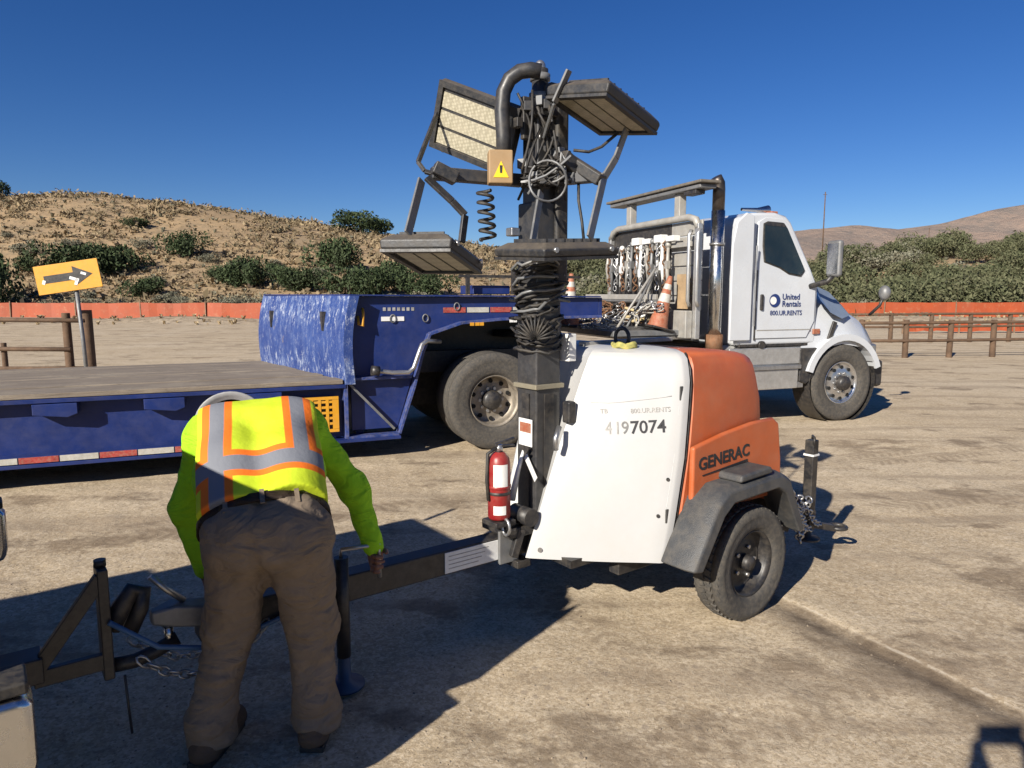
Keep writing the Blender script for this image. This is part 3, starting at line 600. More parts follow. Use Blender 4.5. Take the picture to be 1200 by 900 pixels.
# orange rear shell
olev = [(0.60,0.60),(0.80,0.60),(0.98,0.598),(1.0,0.597),(1.15,0.588),(1.28,0.572),(1.35,0.558),(1.385,0.54),(1.405,0.51),(1.417,0.45),(1.422,0.34)]
def osec(z, n):
    ss = 2.205+(z-0.9)*0.14+0.06 if z > 0.9 else 2.155+(z-0.6)*0.167+0.06; dz = max(0, z-1.1)
    b = 2.96-0.22*dz**1.3
    h = [(ss, 0), (ss, n-0.012), (ss+0.008, n), (b-0.14, n-0.005), (b-0.05, n-0.03), (b, n-0.10), (b+0.02, 0)]
    zt = z
    pts = [L_(s, q, zt-0.085*max(0,(s-2.5))*(max(0, z-1.0)/0.4)) for s, q in h]; pts += [L_(s, -q, zt-0.085*max(0,(s-2.5))*(max(0, z-1.0)/0.4)) for s, q in h[1:-1]][::-1]; return pts
rs_ = part('rear_shell', MB().loft([osec(z, n) for z, n in olev], True, False), OR)
for p in rs_.data.polygons: p.use_smooth = True
try: rs_.data.set_sharp_from_angle(angle=R(30))
except Exception: pass
# stepped lower orange cowl, proud of the shell, with a slanting upper edge
def cow(y0, y1): 
    return MB().prism([(2.262,0.60),(2.262,0.955),(2.50,1.0),(2.74,1.03),(2.93,1.035),(2.985,1.0),(3.02,0.80),(3.03,0.60)], y0, y1)
for sg in (-1, 1): part('side_cowl', cow(sg*0.604, sg*0.637), OR, 0.014)
part('rear_cowl', MB().bx(2.985,3.035,-0.60,0.60,0.55,0.99), OR, 0.014)
sc_ = part('seam_strip', MB().tube([L_(ilev(z)[2]+0.052, ilev(z)[3]-0.005, z) for z in np.linspace(0.6,1.41,12)], 0.006, 6), BK)
o = text('lettering', 'GENERAC', 0.088, INK, tower, frame(L_(2.30,0.6385,0.835), (1,0,0.06), (0,0,1)), 0.0012, 1.06, 0.002)
o = text('lettering', 'MLT 6SM', 0.035, INKF, tower, frame(L_(2.56,0.6385,0.755), (1,0,0.06), (0,0,1)), 0.0012, 1.0, 0.0005)
part('logo_underline', MB().prism([(2.33,0.804),(2.70,0.826),(2.70,0.84),(2.33,0.808)], -0.641, -0.6382), INK)
part('badge', MB().bx(2.62,2.69,-0.6405,-0.6382,0.685,0.71), INK)
# fender: faceted plastic arch with a raised pad
fo = [(2.09,0.40),(2.27,0.705),(2.36,0.765),(2.80,0.785),(2.90,0.74),(3.06,0.43)]; fi = [(2.17,0.385),(2.325,0.63),(2.40,0.685),(2.77,0.70),(2.845,0.66),(2.985,0.42)]
for sg in (-1, 1):
    fy = [(fo, 0.585), (fo, 0.74), ([(a+(b-a)*0.25, c+(d-c)*0.25) for (a, c), (b, d) in zip(fo, fi)], 0.785), (fi, 0.79), (fi, 0.74), ([(a+(b-a)*0.5, c+(d-c)*0.5) for (a, c), (b, d) in zip(fo, fi)], 0.585)]
    V = []; F = []; n = len(fo); k = len(fy)
    for prof, y in fy: V += [(x, sg*y, z) for x, z in prof]
    for j in range(k):
        for i in range(n-1): F.append((j*n+i, j*n+i+1, ((j+1) % k)*n+i+1, ((j+1) % k)*n+i))
    F += [tuple(j*n for j in range(k)), tuple(j*n+n-1 for j in range(k))[::-1]]
    fd = part('fender', MB().add(V, F), GP, 0.012)
    MB().prism([(2.46,0.771),(2.47,0.81),(2.72,0.823),(2.74,0.784)], sg*0.62, sg*0.775).build('step_pad', GP, fd, 0.014)
    wheel(tower, (2.65, sg*0.66, 0.302), 0.302, 0.175, sg, 0.178, BK, TY, 5, 0.042, 0.02, tread=46, rimdepth=0.045)
# rear outrigger jack, chains, light
oj = part('outrigger', MB().bar((3.2,-0.45,0.32),(3.66,-0.47,0.32),0.06,0.06), BK, 0.005)
JX = 3.62
jt = part('stabiliser_jack', MB().bx(JX-0.03,JX+0.03,-0.50,-0.44,0.215,0.80), BK, 0.006)
MB().bx(JX-0.034,JX+0.034,-0.504,-0.436,0.70,0.712).build('jack_band', PW, jt); MB().lathe([(0.001,0),(0.075,0),(0.075,0.012),(0.025,0.02),(0.02,0.06)], (JX,-0.472,0.16), (0,0,1), 18).build('jack_foot', BK, jt)
MB().tube([(JX,-0.472,0.805),(JX,-0.472,0.825),(JX-0.06,-0.52,0.825),(JX-0.06,-0.52,0.78)], 0.008).build('jack_crank', BK, jt)
part('rear_hitch', MB().bar((3.2,-0.3,0.33),(3.5,-0.40,0.24),0.05,0.05), BK, 0.005)
part('hitch_tongue', MB().bar((3.62,-0.47,0.26),(3.84,-0.52,0.20),0.05,0.04), BK, 0.004)
part('hitch_ring', MB().tube([(3.88+0.05*math.cos(t),-0.53+0.05*math.sin(t),0.20) for t in np.linspace(0,6.28,16,endpoint=False)],0.014,7,True), BK)
part('cross_brace', MB().bar((3.25,-0.50,0.46),(3.60,-0.47,0.42),0.03,0.03), BK, 0.003)
for a, b, s in (((3.16,-0.56,0.60),(3.58,-0.50,0.44),0.10),((3.24,-0.56,0.56),(3.50,-0.52,0.30),0.05),((3.34,-0.53,0.50),(3.42,-0.54,0.20),0.0),((3.30,-0.53,0.54),(3.60,-0.50,0.24),0.07),((3.44,-0.51,0.48),(3.48,-0.52,0.22),0.0),((3.52,-0.51,0.42),(3.70,-0.50,0.26),0.05)): chain(sagpts(a, b, s, 12), 0.011, GV, tower, 'stowed_chain')
part('plug_panel', MB().bx(3.04,3.10,-0.58,-0.40,0.42,0.62), BK, 0.006)
part('receptacle', MB().cyl((3.07,-0.585,0.5),(3.07,-0.61,0.5),0.03), GV)
# mast
MC = 1.80
mst = part('mast', MB().bx(MC-0.08,MC+0.08,-0.08,0.08,0.36,1.86), BM, 0.012)
MB().bx(MC-0.094,MC+0.094,-0.094,0.094,1.225,1.25).build('mast_band', mat('brass_band',(0.28,0.25,0.18),0.5,0.4,dust=0.2), mst, 0.004)
MB().bx(MC-0.03,MC+0.03,-0.088,-0.0805,0.45,1.2).build('mast_groove', BK, mst); MB().bx(MC-0.088,MC-0.0805,-0.03,0.03,0.45,1.2).build('mast_groove', BK, mst)
lb = MB().bx(MC-0.0905,MC-0.0885,-0.06,0.05,0.93,1.07).build('warning_label', PW, mst); MB().bx(MC-0.092,MC-0.0905,-0.05,0.04,1.0,1.05).build('label_stripe', CO, lb)
tg = MB().bar((MC-0.10,-0.02,0.88),(MC-0.12,-0.13,0.78),0.004,0.035).build('hang_tag', PW, mst)
MB().tube([(MC-0.06,0.03,0.93),(MC-0.13,-0.0,0.82),(MC-0.16,0.02,0.65)],[0.008,0.012,0.02],7).build('white_rag', PW, mst)
m2 = part('mast_stage', MB().bx(MC-0.078,MC+0.078,-0.078,0.078,1.8,2.15), BM, 0.01)
m3 = part('mast_stage', MB().bx(MC-0.062,MC+0.062,-0.062,0.062,2.1,2.56), BM, 0.01)
m4 = part('mast_spine', MB().bx(MC+0.03,MC+0.11,-0.10,0.10,1.75,2.68), BR, 0.02)
m5 = part('mast_head', MB().cyl((MC,0,2.4),(MC,0,2.79),0.045,0.04), BM)
for z, r in ((2.44,0.062),(2.55,0.058),(2.66,0.055),(2.75,0.05)): MB().lathe([(r*0.7,-0.018),(r,-0.015),(r,0.015),(r*0.7,0.018)], (MC,0,z), (0,0,1), 20).build('collar', GS if z > 2.6 else BM, m5)
for a in range(4): MB().cyl((MC-0.06+0.03*a,-0.075,2.45+0.06*a),(MC-0.06+0.03*a,-0.09,2.45+0.06*a),0.014,seg=6).build('bolt', GV, m5)
MB().sphere((MC,0,2.80),0.028,sc=(1,1,1.2)).build('top_fitting', GV, m5)
r_ = random.Random(5)
def coilpts(c, rad, z0, z1, turns, flat=1.0, jit=0.012, cd=0.0):
    P = []; n = int(turns*14)
    for k in range(n+1):
        a = 2*math.pi*turns*k/n; z = z0+(z1-z0)*k/n; rr = rad*(1+r_.uniform(-.08,.08))
        P.append((c[0]+math.cos(a)*rr+r_.uniform(-jit,jit), c[1]+math.sin(a)*rr*flat+r_.uniform(-jit,jit), z+0.02*math.sin(a*1.0+z*9)+r_.uniform(-jit,jit)*0.5))
    return P
part('coiled_cable', MB().tube(coilpts((MC-0.01,-0.01), 0.108, 1.40, 1.84, 10, jit=0.016), 0.0085, 6), BR)
part('coiled_cable', MB().tube(coilpts((MC-0.02,-0.02), 0.115, 1.44, 1.82, 6, jit=0.03), 0.007, 6), BR)
part('coiled_cable', MB().tube(coilpts((MC-0.02,-0.02), 0.118, 1.6, 1.86, 4, jit=0.03), 0.008, 6), GS)
# fan of loops hanging on the near faces
for k in range(13):
    a = math.pi*(0.05+0.9*k/12); c = Vector((MC-0.115, -0.115, 1.50)); ex = Vector((0.707,-0.707,0)); P = []
    for t in np.linspace(0, 2*math.pi, 12, endpoint=False):
        q = 0.05+0.04*math.cos(t); P.append(c + ex*(math.cos(a)*q*1.1) + Vector((0,0,1))*(math.sin(a)*q*1.3-0.02) + Vector((-0.707,-0.707,0))*0.03*math.sin(t))
    part('cable_loop', MB().tube(P, 0.0055, 5, True), BR)
# hanging spring cord under the left arm
P = []
for k in range(91):
    t = k/90; base = loc(568,222,3.45).lerp(loc(572,282,3.42), t); a = 2*math.pi*5.5*t; P.append(base + Vector((math.cos(a)*0.036, math.sin(a)*0.036, 0)))
part('spring_cord', MB().tube(P, 0.0085, 6), BR)
# goose-neck conduit with warning box
P = [loc(x, y, 3.5) for x, y in ((590,195),(590,160),(588,130),(590,108),(597,93),(609,84),(622,82),(634,84))]
part('conduit', MB().tube(P, 0.036, 12), BM)
wb = loc(586,197,3.46); fr = frame(wb, T_inv.to_3x3() @ Vector((1,0.12,0)), T_inv.to_3x3() @ Vector((0.0,0.0,1)))
bxm = MB(); bxm.box(wb, (0.115,0.155,0.09), fr.to_3x3()); wbx = part('junction_box', bxm, mat('box_tan',(0.30,0.19,0.09),0.6,dust=0.2), 0.008)
def fl(p): return fr @ Vector(p)
MB().add([fl((-0.036,-0.05,0.0475)),fl((0.036,-0.05,0.0475)),fl((0,0.025,0.0475))],[(0,1,2)]).build('warning_triangle', mat('sign_yellow',(0.8,0.52,0.02),0.5), wbx, fixn=False)
MB().add([fl((-0.005,-0.03,0.0485)),fl((0.005,-0.03,0.0485)),fl((0.007,0.005,0.0485)),fl((-0.007,0.005,0.0485))],[(0,1,2,3)]).build('warning_mark', INK, wbx, fixn=False)
# lens: rows of amber-white emitters behind cloudy glass (unlit)
lm, N, Lk, Bs = nodes('led_lens'); g = NG(lm)
vo = N.new('ShaderNodeTexVoronoi'); vo.inputs['Scale'].default_value = 62; vo.inputs['Randomness'].default_value = 0.25; Lk.new(g.tc, vo.inputs['Vector'])
c = g.mix(g.rng(vo.outputs['Distance'], 0.25, 0.6), (0.46,0.42,0.31), (0.31,0.28,0.20)); c = g.mix(g.rng(g.noise(5,5,0.7), 0.5, 0.75, 0, 0.5), c, (0.46,0.41,0.31))
Lk.new(c, Bs.inputs['Base Color']); Bs.inputs['Roughness'].default_value = 0.35
HOUS = mat('lamp_housing', (0.02,0.021,0.024), 0.5, var=0.35, scale=9, dust=0.10, bump=0.1, bscale=80, top=0.22)
def lamp(A, e1p, e2p, w1=0.47, w2=0.335, th=0.078):
    """A: lens-side corner; e1 (long) and e2 (short) point to the neighbouring corners; the housing lies behind the lens"""
    A = Vector(A); e1 = (Vector(e1p)-A).normalized(); e2 = Vector(e2p)-A; e2 = (e2-e1*e2.dot(e1)).normalized(); nn = e1.cross(e2)
    def q(a, b, c): return A + e1*a + e2*b + nn*c
    return q, w1, w2, th, nn
def build_lamp(q, w1, w2, th, sgn):
    r0 = [q(a, b, 0) for a, b in ((0,0),(w1,0),(w1,w2),(0,w2))]; m1 = [q(a, b, sgn*th*0.55) for a, b in ((-.006,-.006),(w1+.006,-.006),(w1+.006,w2+.006),(-.006,w2+.006))]
    r1 = [q(a, b, sgn*th) for a, b in ((0.04,0.04),(w1-0.04,0.04),(w1-0.04,w2-0.04),(0.04,w2-0.04))]
    f = part('floodlight', MB().loft([r0, m1, r1]), HOUS, 0.01)
    rim = MB()
    for (a0, a1, b0, b1) in ((0,w1,0,0.028),(0,w1,w2-0.028,w2),(0,0.028,0.0285,w2-0.0285),(w1-0.028,w1,0.0285,w2-0.0285)):
        rim.loft([[q(a, b, -sgn*0.014) for a, b in ((a0,b0),(a1,b0),(a1,b1),(a0,b1))], [q(a, b, -sgn*0.0005) for a, b in ((a0,b0),(a1,b0),(a1,b1),(a0,b1))]])
    rim.build('lens_frame', HOUS, f)
    for k in range(3):
        b0 = 0.034+(w2-0.068)*k/3; b1 = 0.034+(w2-0.068)*(k+1)/3-0.014
        MB().loft([[q(a, b, -sgn*0.004) for a, b in ((.034,b0),(w1-.034,b0),(w1-.034,b1),(.034,b1))], [q(a, b, -sgn*0.001) for a, b in ((.034,b0),(w1-.034,b0),(w1-.034,b1),(.034,b1))]]).build('led_row', lm, f)
    for k in range(7):
        a = 0.07+(w1-0.14)*k/6; MB().bar(q(a,0.06,sgn*(th+0.008)), q(a,w2-0.06,sgn*(th+0.008)), 0.012, 0.016).build('cooling_fin', HOUS, f)
    for a in (0.06, w1-0.06): MB().cyl(q(a,-0.003,sgn*th*0.5), q(a,-0.016,sgn*th*0.5), 0.012, seg=8).build('bolt', GV, f)
    return f
# upper left, lens towards the yard
q, w1, w2, th, nn = lamp(loc(504,171,3.85), loc(590,206,3.69), loc(524,86,3.68)); build_lamp(q, w1, w2, th, -1); q1 = q
# upper right, lens down
q, w1, w2, th, nn = lamp(loc(640,112,3.40), loc(702,155,3.75), loc(700,100,3.13)); build_lamp(q, w1, w2, th, -1); q2 = q
# lower left, lens down and out
q, w1, w2, th, nn = lamp(loc(528,291,3.14), loc(566,319,3.60), loc(442,286,3.14)); build_lamp(q, w1, w2, th, 1); q3 = q
# lower right, level, lens down
q, w1, w2, th, nn = lamp(loc(638,302,3.05), loc(727,299,3.36), loc(570,301,3.28)); build_lamp(q, w1, w2, 0.062, 1 if nn.z > 0 else -1); q4 = q
def fbar(name, pts, w=0.035, t=0.01, m=GS, Yd=None):
    mb = MB(); P = [Vector(p) for p in pts]
    for a, b in zip(P[:-1], P[1:]): mb.bar(a, b, w, t, up=(0.3,-0.9,0.1))
    return part(name, mb, m, 0.003)
part('lamp_arm', MB().bar(loc(505,203,3.45), loc(612,212,3.60), 0.06, 0.06), BM, 0.008)
part('lamp_arm', MB().bar(loc(508,196,3.42), loc(535,210,3.45), 0.075, 0.06), HOUS, 0.008)
part('lamp_arm', MB().bar(loc(640,170,3.60), loc(705,212,3.42), 0.07, 0.055), HOUS, 0.008)
part('lamp_arm', MB().bar(loc(615,213,3.55), loc(700,206,3.46), 0.055, 0.06), BM, 0.008)
fbar('lamp_yoke', [q1(-0.012,0.2,-0.05), loc(490,190,3.5), loc(498,201,3.47), loc(515,206,3.46)], 0.022, 0.016, BM)
fbar('lamp_yoke', [loc(494,211,3.40), loc(478,274,3.22)], 0.045, 0.012)
fbar('lamp_yoke', [loc(500,208,3.42), loc(530,236,3.42), loc(545,252,3.42), loc(541,284,3.40)], 0.04, 0.016, BM)
fbar('lamp_yoke', [loc(667,82,3.32), loc(650,120,3.36), loc(638,160,3.5)], 0.04, 0.012)
fbar('lamp_yoke', [loc(734,152,3.55), loc(722,185,3.5), loc(708,208,3.46)], 0.04, 0.012)
fbar('lamp_yoke', [loc(708,206,3.44), loc(691,279,3.28)], 0.05, 0.012)
fbar('lamp_yoke', [loc(634,225,3.42), loc(624,284,3.26)], 0.04, 0.012)
part('loose_cable', MB().tube([loc(725,155,3.52),loc(705,172,3.5),loc(690,178,3.5),loc(672,176,3.5)], 0.008, 6), BR)
part('loose_cable', MB().tube([loc(678,208,3.5),loc(678,235,3.45),loc(682,260,3.42),loc(684,280,3.4)], 0.008, 6), BR)
part('loose_cable', MB().tube([loc(642+22*math.cos(t), 212+24*math.sin(t), 3.40+0.03*math.sin(2*t)) for t in np.linspace(0, 6.28, 24, endpoint=False)], 0.006, 6, True), GS)
for k in range(7):
    p = [loc(610+r_.uniform(0,70), 190+r_.uniform(-15,35), 3.44+r_.uniform(-.04,.06)) for _ in range(5)]
    pp = []
    for i in range(len(p)-1):
        for j in range(4): pp.append(p[i].lerp(p[i+1], j/4) + Vector((0,0,-0.03*math.sin(math.pi*j/4))))
    part('loose_cable', MB().tube(pp, 0.006, 6), BR if k % 3 else GS)
for k in range(6):
    p = loc(618+10*k, 200+6*(k % 3), 3.47); part('clamp', MB().box(p, (0.05,0.04,0.035), Matrix.Rotation(0.4*k, 3, 'Z')), GS if k % 2 else BK, 0.004)
for k in range(9):
    a_ = loc(606+r_.uniform(0,52), 100+r_.uniform(0,60), 3.50+r_.uniform(-.03,.08)); b_ = loc(606+r_.uniform(0,60), 190+r_.uniform(0,50), 3.48+r_.uniform(-.03,.08)); side_ = Vector((r_.uniform(-.06,.06), r_.uniform(-.06,0.0), 0))
    part('loose_cable', MB().tube([a_.lerp(b_, t)+side_*math.sin(math.pi*t) for t in np.linspace(0,1,9)], 0.0065, 6), BR)
for k in range(8): part('clamp', MB().box(loc(606+7*k, 118+r_.uniform(0,80), 3.52),(0.035,0.05,0.045),Matrix.Rotation(0.5*k,3,'Z')), (BK, GS, BM)[k % 3], 0.004)
part('ballast_box', MB().box(loc(668,196,3.50),(0.16,0.10,0.07),Matrix.Rotation(0.5,3,'Y')), HOUS, 0.008); part('ballast_box', MB().box(loc(648,120,3.62),(0.10,0.09,0.16)), BK, 0.008); part('pivot_plate', MB().box(loc(622,140,3.58),(0.11,0.03,0.20)), BK, 0.006)
part('cable_clip', MB().box(loc(601,272,3.45),(0.05,0.05,0.04)), GV, 0.006)
# clutter on the hood
part('lifting_eye', MB().tube([(2.28+0.0, -0.12+0.05*math.cos(t), 1.47+0.05*math.sin(t)) for t in np.linspace(0, 6.28, 16, endpoint=False)], 0.011, 6, True), BK)
part('lifting_bar', MB().bx(2.1,2.8,-0.03,0.03,1.425,1.448), ALP, 0.004)
part('control_box', MB().bx(1.90,1.95,-0.12,-0.01,1.36,1.50), PW, 0.004)
rope = tag(MB().tube([Vector(T_inv.inverted() @ L_(2.16+0.05*math.cos(a)*(1+0.15*math.sin(3*a)), 0.25+0.065*math.sin(a), 1.432+0.006*(a/6.28)+0.006*math.sin(5*a))) for a in np.linspace(0, 6.28*2.6, 60)], 0.010, 6).build('strap_coil', mat('strap_green',(0.30,0.33,0.10),0.8,var=0.3,scale=30,c2=(0.5,0.42,0.12))), 'small coil of faded green strap lying on the white hood', 'strap')
# ------------------------------------------------------------------ fire extinguisher strapped beside the mast
fb = loc(585,607,3.40); fe = empty('fire_extinguisher', T_inv.inverted() @ fb, TA, 'red fire extinguisher with a white label strapped beside the black mast', 'fire extinguisher')
MB().lathe([(0.001,0),(0.05,0.0),(0.056,0.012),(0.056,0.27),(0.05,0.305),(0.03,0.33),(0.02,0.335)], (0,0,0), (0,0,1), 24).build('cylinder', RD, fe)
fv = MB().cyl((0,0,0.335),(0,0,0.37),0.018).build('valve', GV, fe); MB().bar((-0.02,0,0.375),(0.07,-0.03,0.40),0.018,0.008).build('lever', BK, fv); MB().bar((-0.02,0,0.365),(0.07,-0.03,0.365),0.018,0.008).build('handle', BK, fv)
MB().tube([(-0.015,0,0.355),(-0.06,0.01,0.33),(-0.066,0.01,0.2),(-0.064,0.0,0.1)], 0.009, 7).build('hose', BR, fe)
def patch(a0, a1, z0, z1, r, name, m):
    mb = MB(); k = 7; P = [(r*math.cos(a0+(a1-a0)*i/k), r*math.sin(a0+(a1-a0)*i/k), z) for z in (z0, z1) for i in range(k+1)]
    mb.add(P, [(i, i+1, k+2+i, k+1+i) for i in range(k)], True); return mb.build(name, m, fe, fixn=False)
patch(R(205), R(280), 0.17, 0.28, 0.0572, 'label', PW); patch(R(205), R(270), 0.03, 0.075, 0.0572, 'label', PW)
for z in (0.125, 0.155): MB().lathe([(0.0565,0),(0.059,0.002),(0.059,0.014),(0.0565,0.016)], (0,0,z), (0,0,1), 24).build('strap', RD if z > .13 else BK, fe)
MB().bx(-0.06,0.06,-0.06,0.06,-0.03,-0.004).build('bracket', BK, fe, 0.004)
part('extinguisher_shelf', MB().bar(fb + Vector((0,0,-0.045)), Vector((MC-0.08,0,fb.z-0.045)), 0.09, 0.02), BK, 0.003)
part('front_bracket', MB().bx(1.52,1.70,-0.12,0.12,0.50,0.55), BK, 0.008)
part('front_bracket', MB().bar((1.56,-0.1,0.40),(1.60,-0.11,0.54),0.04,0.04), BK, 0.006)
part('winch', MB().cyl((1.63,-0.16,0.60),(1.63,-0.02,0.60),0.045), BK)
part('breather_loop', MB().tube([L_(1.50,0.12+0.03*math.cos(t),0.57+0.04*math.sin(t)) for t in np.linspace(0,6.28,14,endpoint=False)], 0.008, 6, True), GV)
# ------------------------------------------------------------------ lowboy trailer (blue)
TRA = R(23); TRO = Vector((-0.17, 7.70, 0))
lowboy = empty('lowboy_trailer', TRO, TRA, 'blue lowboy trailer with a worn timber deck and gooseneck coupled to the white truck', 'trailer')
def lp(name, mb, m, bevel=0.0, parent=None): return mb.build(name, m, parent or lowboy, bevel)
sm, N, L, B = nodes('scratched_blue'); g = NG(sm)
v = g.mapv((1,1,0.5)); c = g.mix(g.rng(g.noise(3,5,0.7), 0.35, 0.7), (0.012,0.034,0.16), (0.03,0.065,0.22))
ZZ = g.xyz()[2]; wear = g.math('ADD', g.math('MAXIMUM', g.rng(ZZ, 1.3, 1.62), g.rng(ZZ, 1.1, 0.86)), 0.30, True); c = g.mix(g.math('MULTIPLY', wear, g.rng(g.noise(7,8,0.85,v), 0.50, 0.64, 0, 0.8)), c, (0.19,0.25,0.40)); c = g.mix(g.math('MULTIPLY', wear, g.rng(g.noise(16,8,0.85,v), 0.53, 0.62)), c, (0.48,0.52,0.58)); c = g.mix(g.rng(g.noise(6,6,0.7), 0.62, 0.74, 0, 0.8), c, (0.20,0.15,0.11))
L.new(c, B.inputs['Base Color']); B.inputs['Roughness'].default_value = 0.55; L.new(g.bump(g.noise(7,5,0.6), 0.35, 0.02), B.inputs['Normal'])
dm, N, L, B = nodes('deck_wood'); g = NG(dm)
v = g.mapv((0.5,9,9)); c = g.mix(g.rng(g.noise(2.5,7,0.7,v), 0.3, 0.7), (0.125,0.10,0.078), (0.26,0.215,0.165)); c = g.mix(g.rng(g.noise(1.2,6,0.75), 0.5, 0.72, 0, 0.7), c, (0.33,0.28,0.21)); c = g.mix(g.rng(g.noise(5,6,0.75), 0.58, 0.72, 0, 0.7), c, (0.07,0.055,0.045))
L.new(c, B.inputs['Base Color']); B.inputs['Roughness'].default_value = 0.9; L.new(g.bump(g.noise(3,6,0.7,v), 0.7, 0.02), B.inputs['Normal'])
XL = -10.5; XB = -1.62; WT = 2.6
lp('side_beam', MB().bx(XL,XB,0.15,0.30,0.24,0.76), BL, 0.006); lp('side_beam', MB().bx(XL,XB,WT-0.3,WT-0.1,0.24,0.76), BL, 0.006)
lp('lower_flange', MB().bx(XL,XB+0.55,0.0,0.32,0.205,0.238), BL, 0.005); lp('upper_flange', MB().bx(XL,XB,0.02,0.34,0.762,0.80), BL, 0.005)
lp('tape_rail', MB().bx(XL,XB-1.4,0.012,0.148,0.24,0.305), BL, 0.004)
lp('deck_plate', MB().bx(XL,XB,0.305,WT-0.305,0.70,0.765), BK)
for i in range(10):
    y0 = 0.03+i*0.2545; r0 = random.Random(i)
    lp('deck_plank', MB().bx(XL,XB-0.02-(0.62*y0/WT),y0,y0+0.249,0.803,0.838+r0.uniform(0,.012)), dm, 0.006)
for k, x in enumerate(np.arange(-8.6, -1.9, 0.86)):
    lp('outrigger_bracket', MB().prism([(x,0.755),(x+0.34,0.755),(x+0.34,0.66),(x+0.26,0.63),(x,0.66)], 0.015, 0.148), BL, 0.006)
x = -9.0; k = 0
while x < XB-1.55:
    lp('reflective_tape', MB().bx(x,x+0.295,0.006,0.0115,0.247,0.299), TR if k % 2 else TWH); x += 0.305; k += 1
# bulkhead at the foot of the gooseneck, bowed
def bulk(u, z): 
    return Vector((XB - 0.64*u - 0.06*math.sin(math.pi*(z-0.82)/1.0)*1.0 + 0.10*(z-0.82), u*WT, z))
mb = MB(); nu, nz = 10, 8; V = [bulk(i/nu, 0.80+0.885*j/nz) for j in range(nz+1) for i in range(nu+1)]; V2 = [p+Vector((0.09,0,0)) for p in V]; F = []
w = nu+1
for j in range(nz):
    for i in range(nu): F.append((j*w+i, (j+1)*w+i, (j+1)*w+i+1, j*w+i+1)); F.append((len(V)+j*w+i, len(V)+j*w+i+1, len(V)+(j+1)*w+i+1, len(V)+(j+1)*w+i))
K = len(V)
for i in range(nu): F += [(i, i+1, K+i+1, K+i), (nz*w+i, K+nz*w+i, K+nz*w+i+1, nz*w+i+1)]
for j in range(nz): F += [(j*w, K+j*w, K+(j+1)*w, (j+1)*w), (j*w+nu, (j+1)*w+nu, K+(j+1)*w+nu, K+j*w+nu)]
bh = lp('bulkhead', mb.add(V+V2, F, True), sm)
try: bh.data.set_sharp_from_angle(angle=R(40))
except Exception: pass
for u, z in ((0.22,1.42),(0.83,1.40)):
    p = bulk(u, z); MB().bx(p.x-0.012,p.x+0.03,p.y-0.07,p.y+0.07,z-0.10,z+0.10).build('tie_slot', BK, bh)
gp = [(-1.55,0.30),(-1.55,1.68),(1.35,1.66),(1.35,1.43),(0.1,1.41),(-0.38,1.375),(-0.74,1.27),(-0.82,1.10),(-0.93,0.74),(-1.07,0.30)]
for y0 in (0.15, WT-0.21): lp('gooseneck_side', MB().prism(gp, y0, y0+0.06), BL, 0.006)
lp('gooseneck_top', MB().add([(-1.56,0.06,1.684),(1.35,0.10,1.664),(1.35,WT-0.10,1.664),(-2.2,WT-0.06,1.684),(-1.56,0.06,1.70),(1.35,0.10,1.68),(1.35,WT-0.10,1.68),(-2.2,WT-0.06,1.70)],[(0,3,2,1),(4,5,6,7),(0,1,5,4),(1,2,6,5),(2,3,7,6),(3,0,4,7)]), BL)
lp('gooseneck_belly', MB().add([(x, y, z) for y in (0.212, WT-0.212) for x, z in gp[3:]], [(i, i+1, i+8, i+7) for i in range(6)]), BK)
lp('riser_wall', MB().bx(-1.5,-1.42,0.22,WT-0.22,0.25,1.66), BL); lp('arch_shade_sheet', MB().bx(-1.0,1.3,1.25,1.31,0.35,1.40), BK)  # black centre sheet added so the space under the gooseneck reads as deep shade
lp('gooseneck_nose', MB().bx(1.352,1.40,0.15,WT-0.15,1.43,1.66), BL, 0.006)
# edge flange following the arch, frame of the lower gusset
fl_ = [(-1.07,0.24),(-0.90,0.74),(-0.80,1.10),(-0.72,1.285),(-0.37,1.395),(0.1,1.43),(1.35,1.445)]
mb = MB()
for (a, b), (c_, d_) in zip(fl_[:-1], fl_[1:]): mb.bar((a,0.125,b),(c_,0.125,d_),0.10,0.028,up=(0,1,0)) if False else mb.bar((a,0.12,b),(c_,0.12,d_),0.12,0.03)
lp('arch_flange', mb, mat('blue_edge',(0.02,0.045,0.18),0.5,var=0.4,scale=9,dust=0.25), 0.004)
lp('gusset_bar', MB().bar((-1.62,0.10,0.845),(-0.93,0.10,0.845),0.10,0.03), MATS['blue_edge'], 0.004)
lp('gusset_bar', MB().bar((-1.58,0.09,0.80),(-1.12,0.09,0.30),0.04,0.025), GS, 0.003)
lp('gusset_bar', MB().bx(-1.64,-1.60,0.03,0.16,0.24,0.80), MATS['blue_edge'], 0.004)
lp('gusset_bar', MB().bar((-1.62,0.09,0.245),(-1.08,0.09,0.245),0.12,0.03), MATS['blue_edge'], 0.004)
lp('grab_pipe', MB().tube([(-1.33,0.02,0.93),(-1.28,0.02,0.92),(-1.15,0.01,0.90),(-0.98,0.01,0.895),(-0.92,0.01,0.94),(-0.88,0.01,1.05),(-0.83,0.01,1.18),(-0.77,0.03,1.215),(-0.60,0.10,1.20)], 0.024, 9), GV)
lp('pipe_cap', MB().cyl((-1.36,0.02,0.93),(-1.28,0.02,0.92),0.05), BK)
lp('maker_plate', MB().bx(-1.22,-0.98,0.142,0.149,1.425,1.47), PW)
for k in range(7): lp('faded_letter', MB().bx(-1.20+0.05*k,-1.17+0.05*k,0.145,0.149,1.53,1.565), INKF)
lp('hose_hook', MB().tube([(-1.47,0.10,1.48),(-1.47,0.06,1.40),(-1.43,0.05,1.38),(-1.42,0.07,1.50),(-1.42,0.10,1.56)], 0.014, 7), YE)
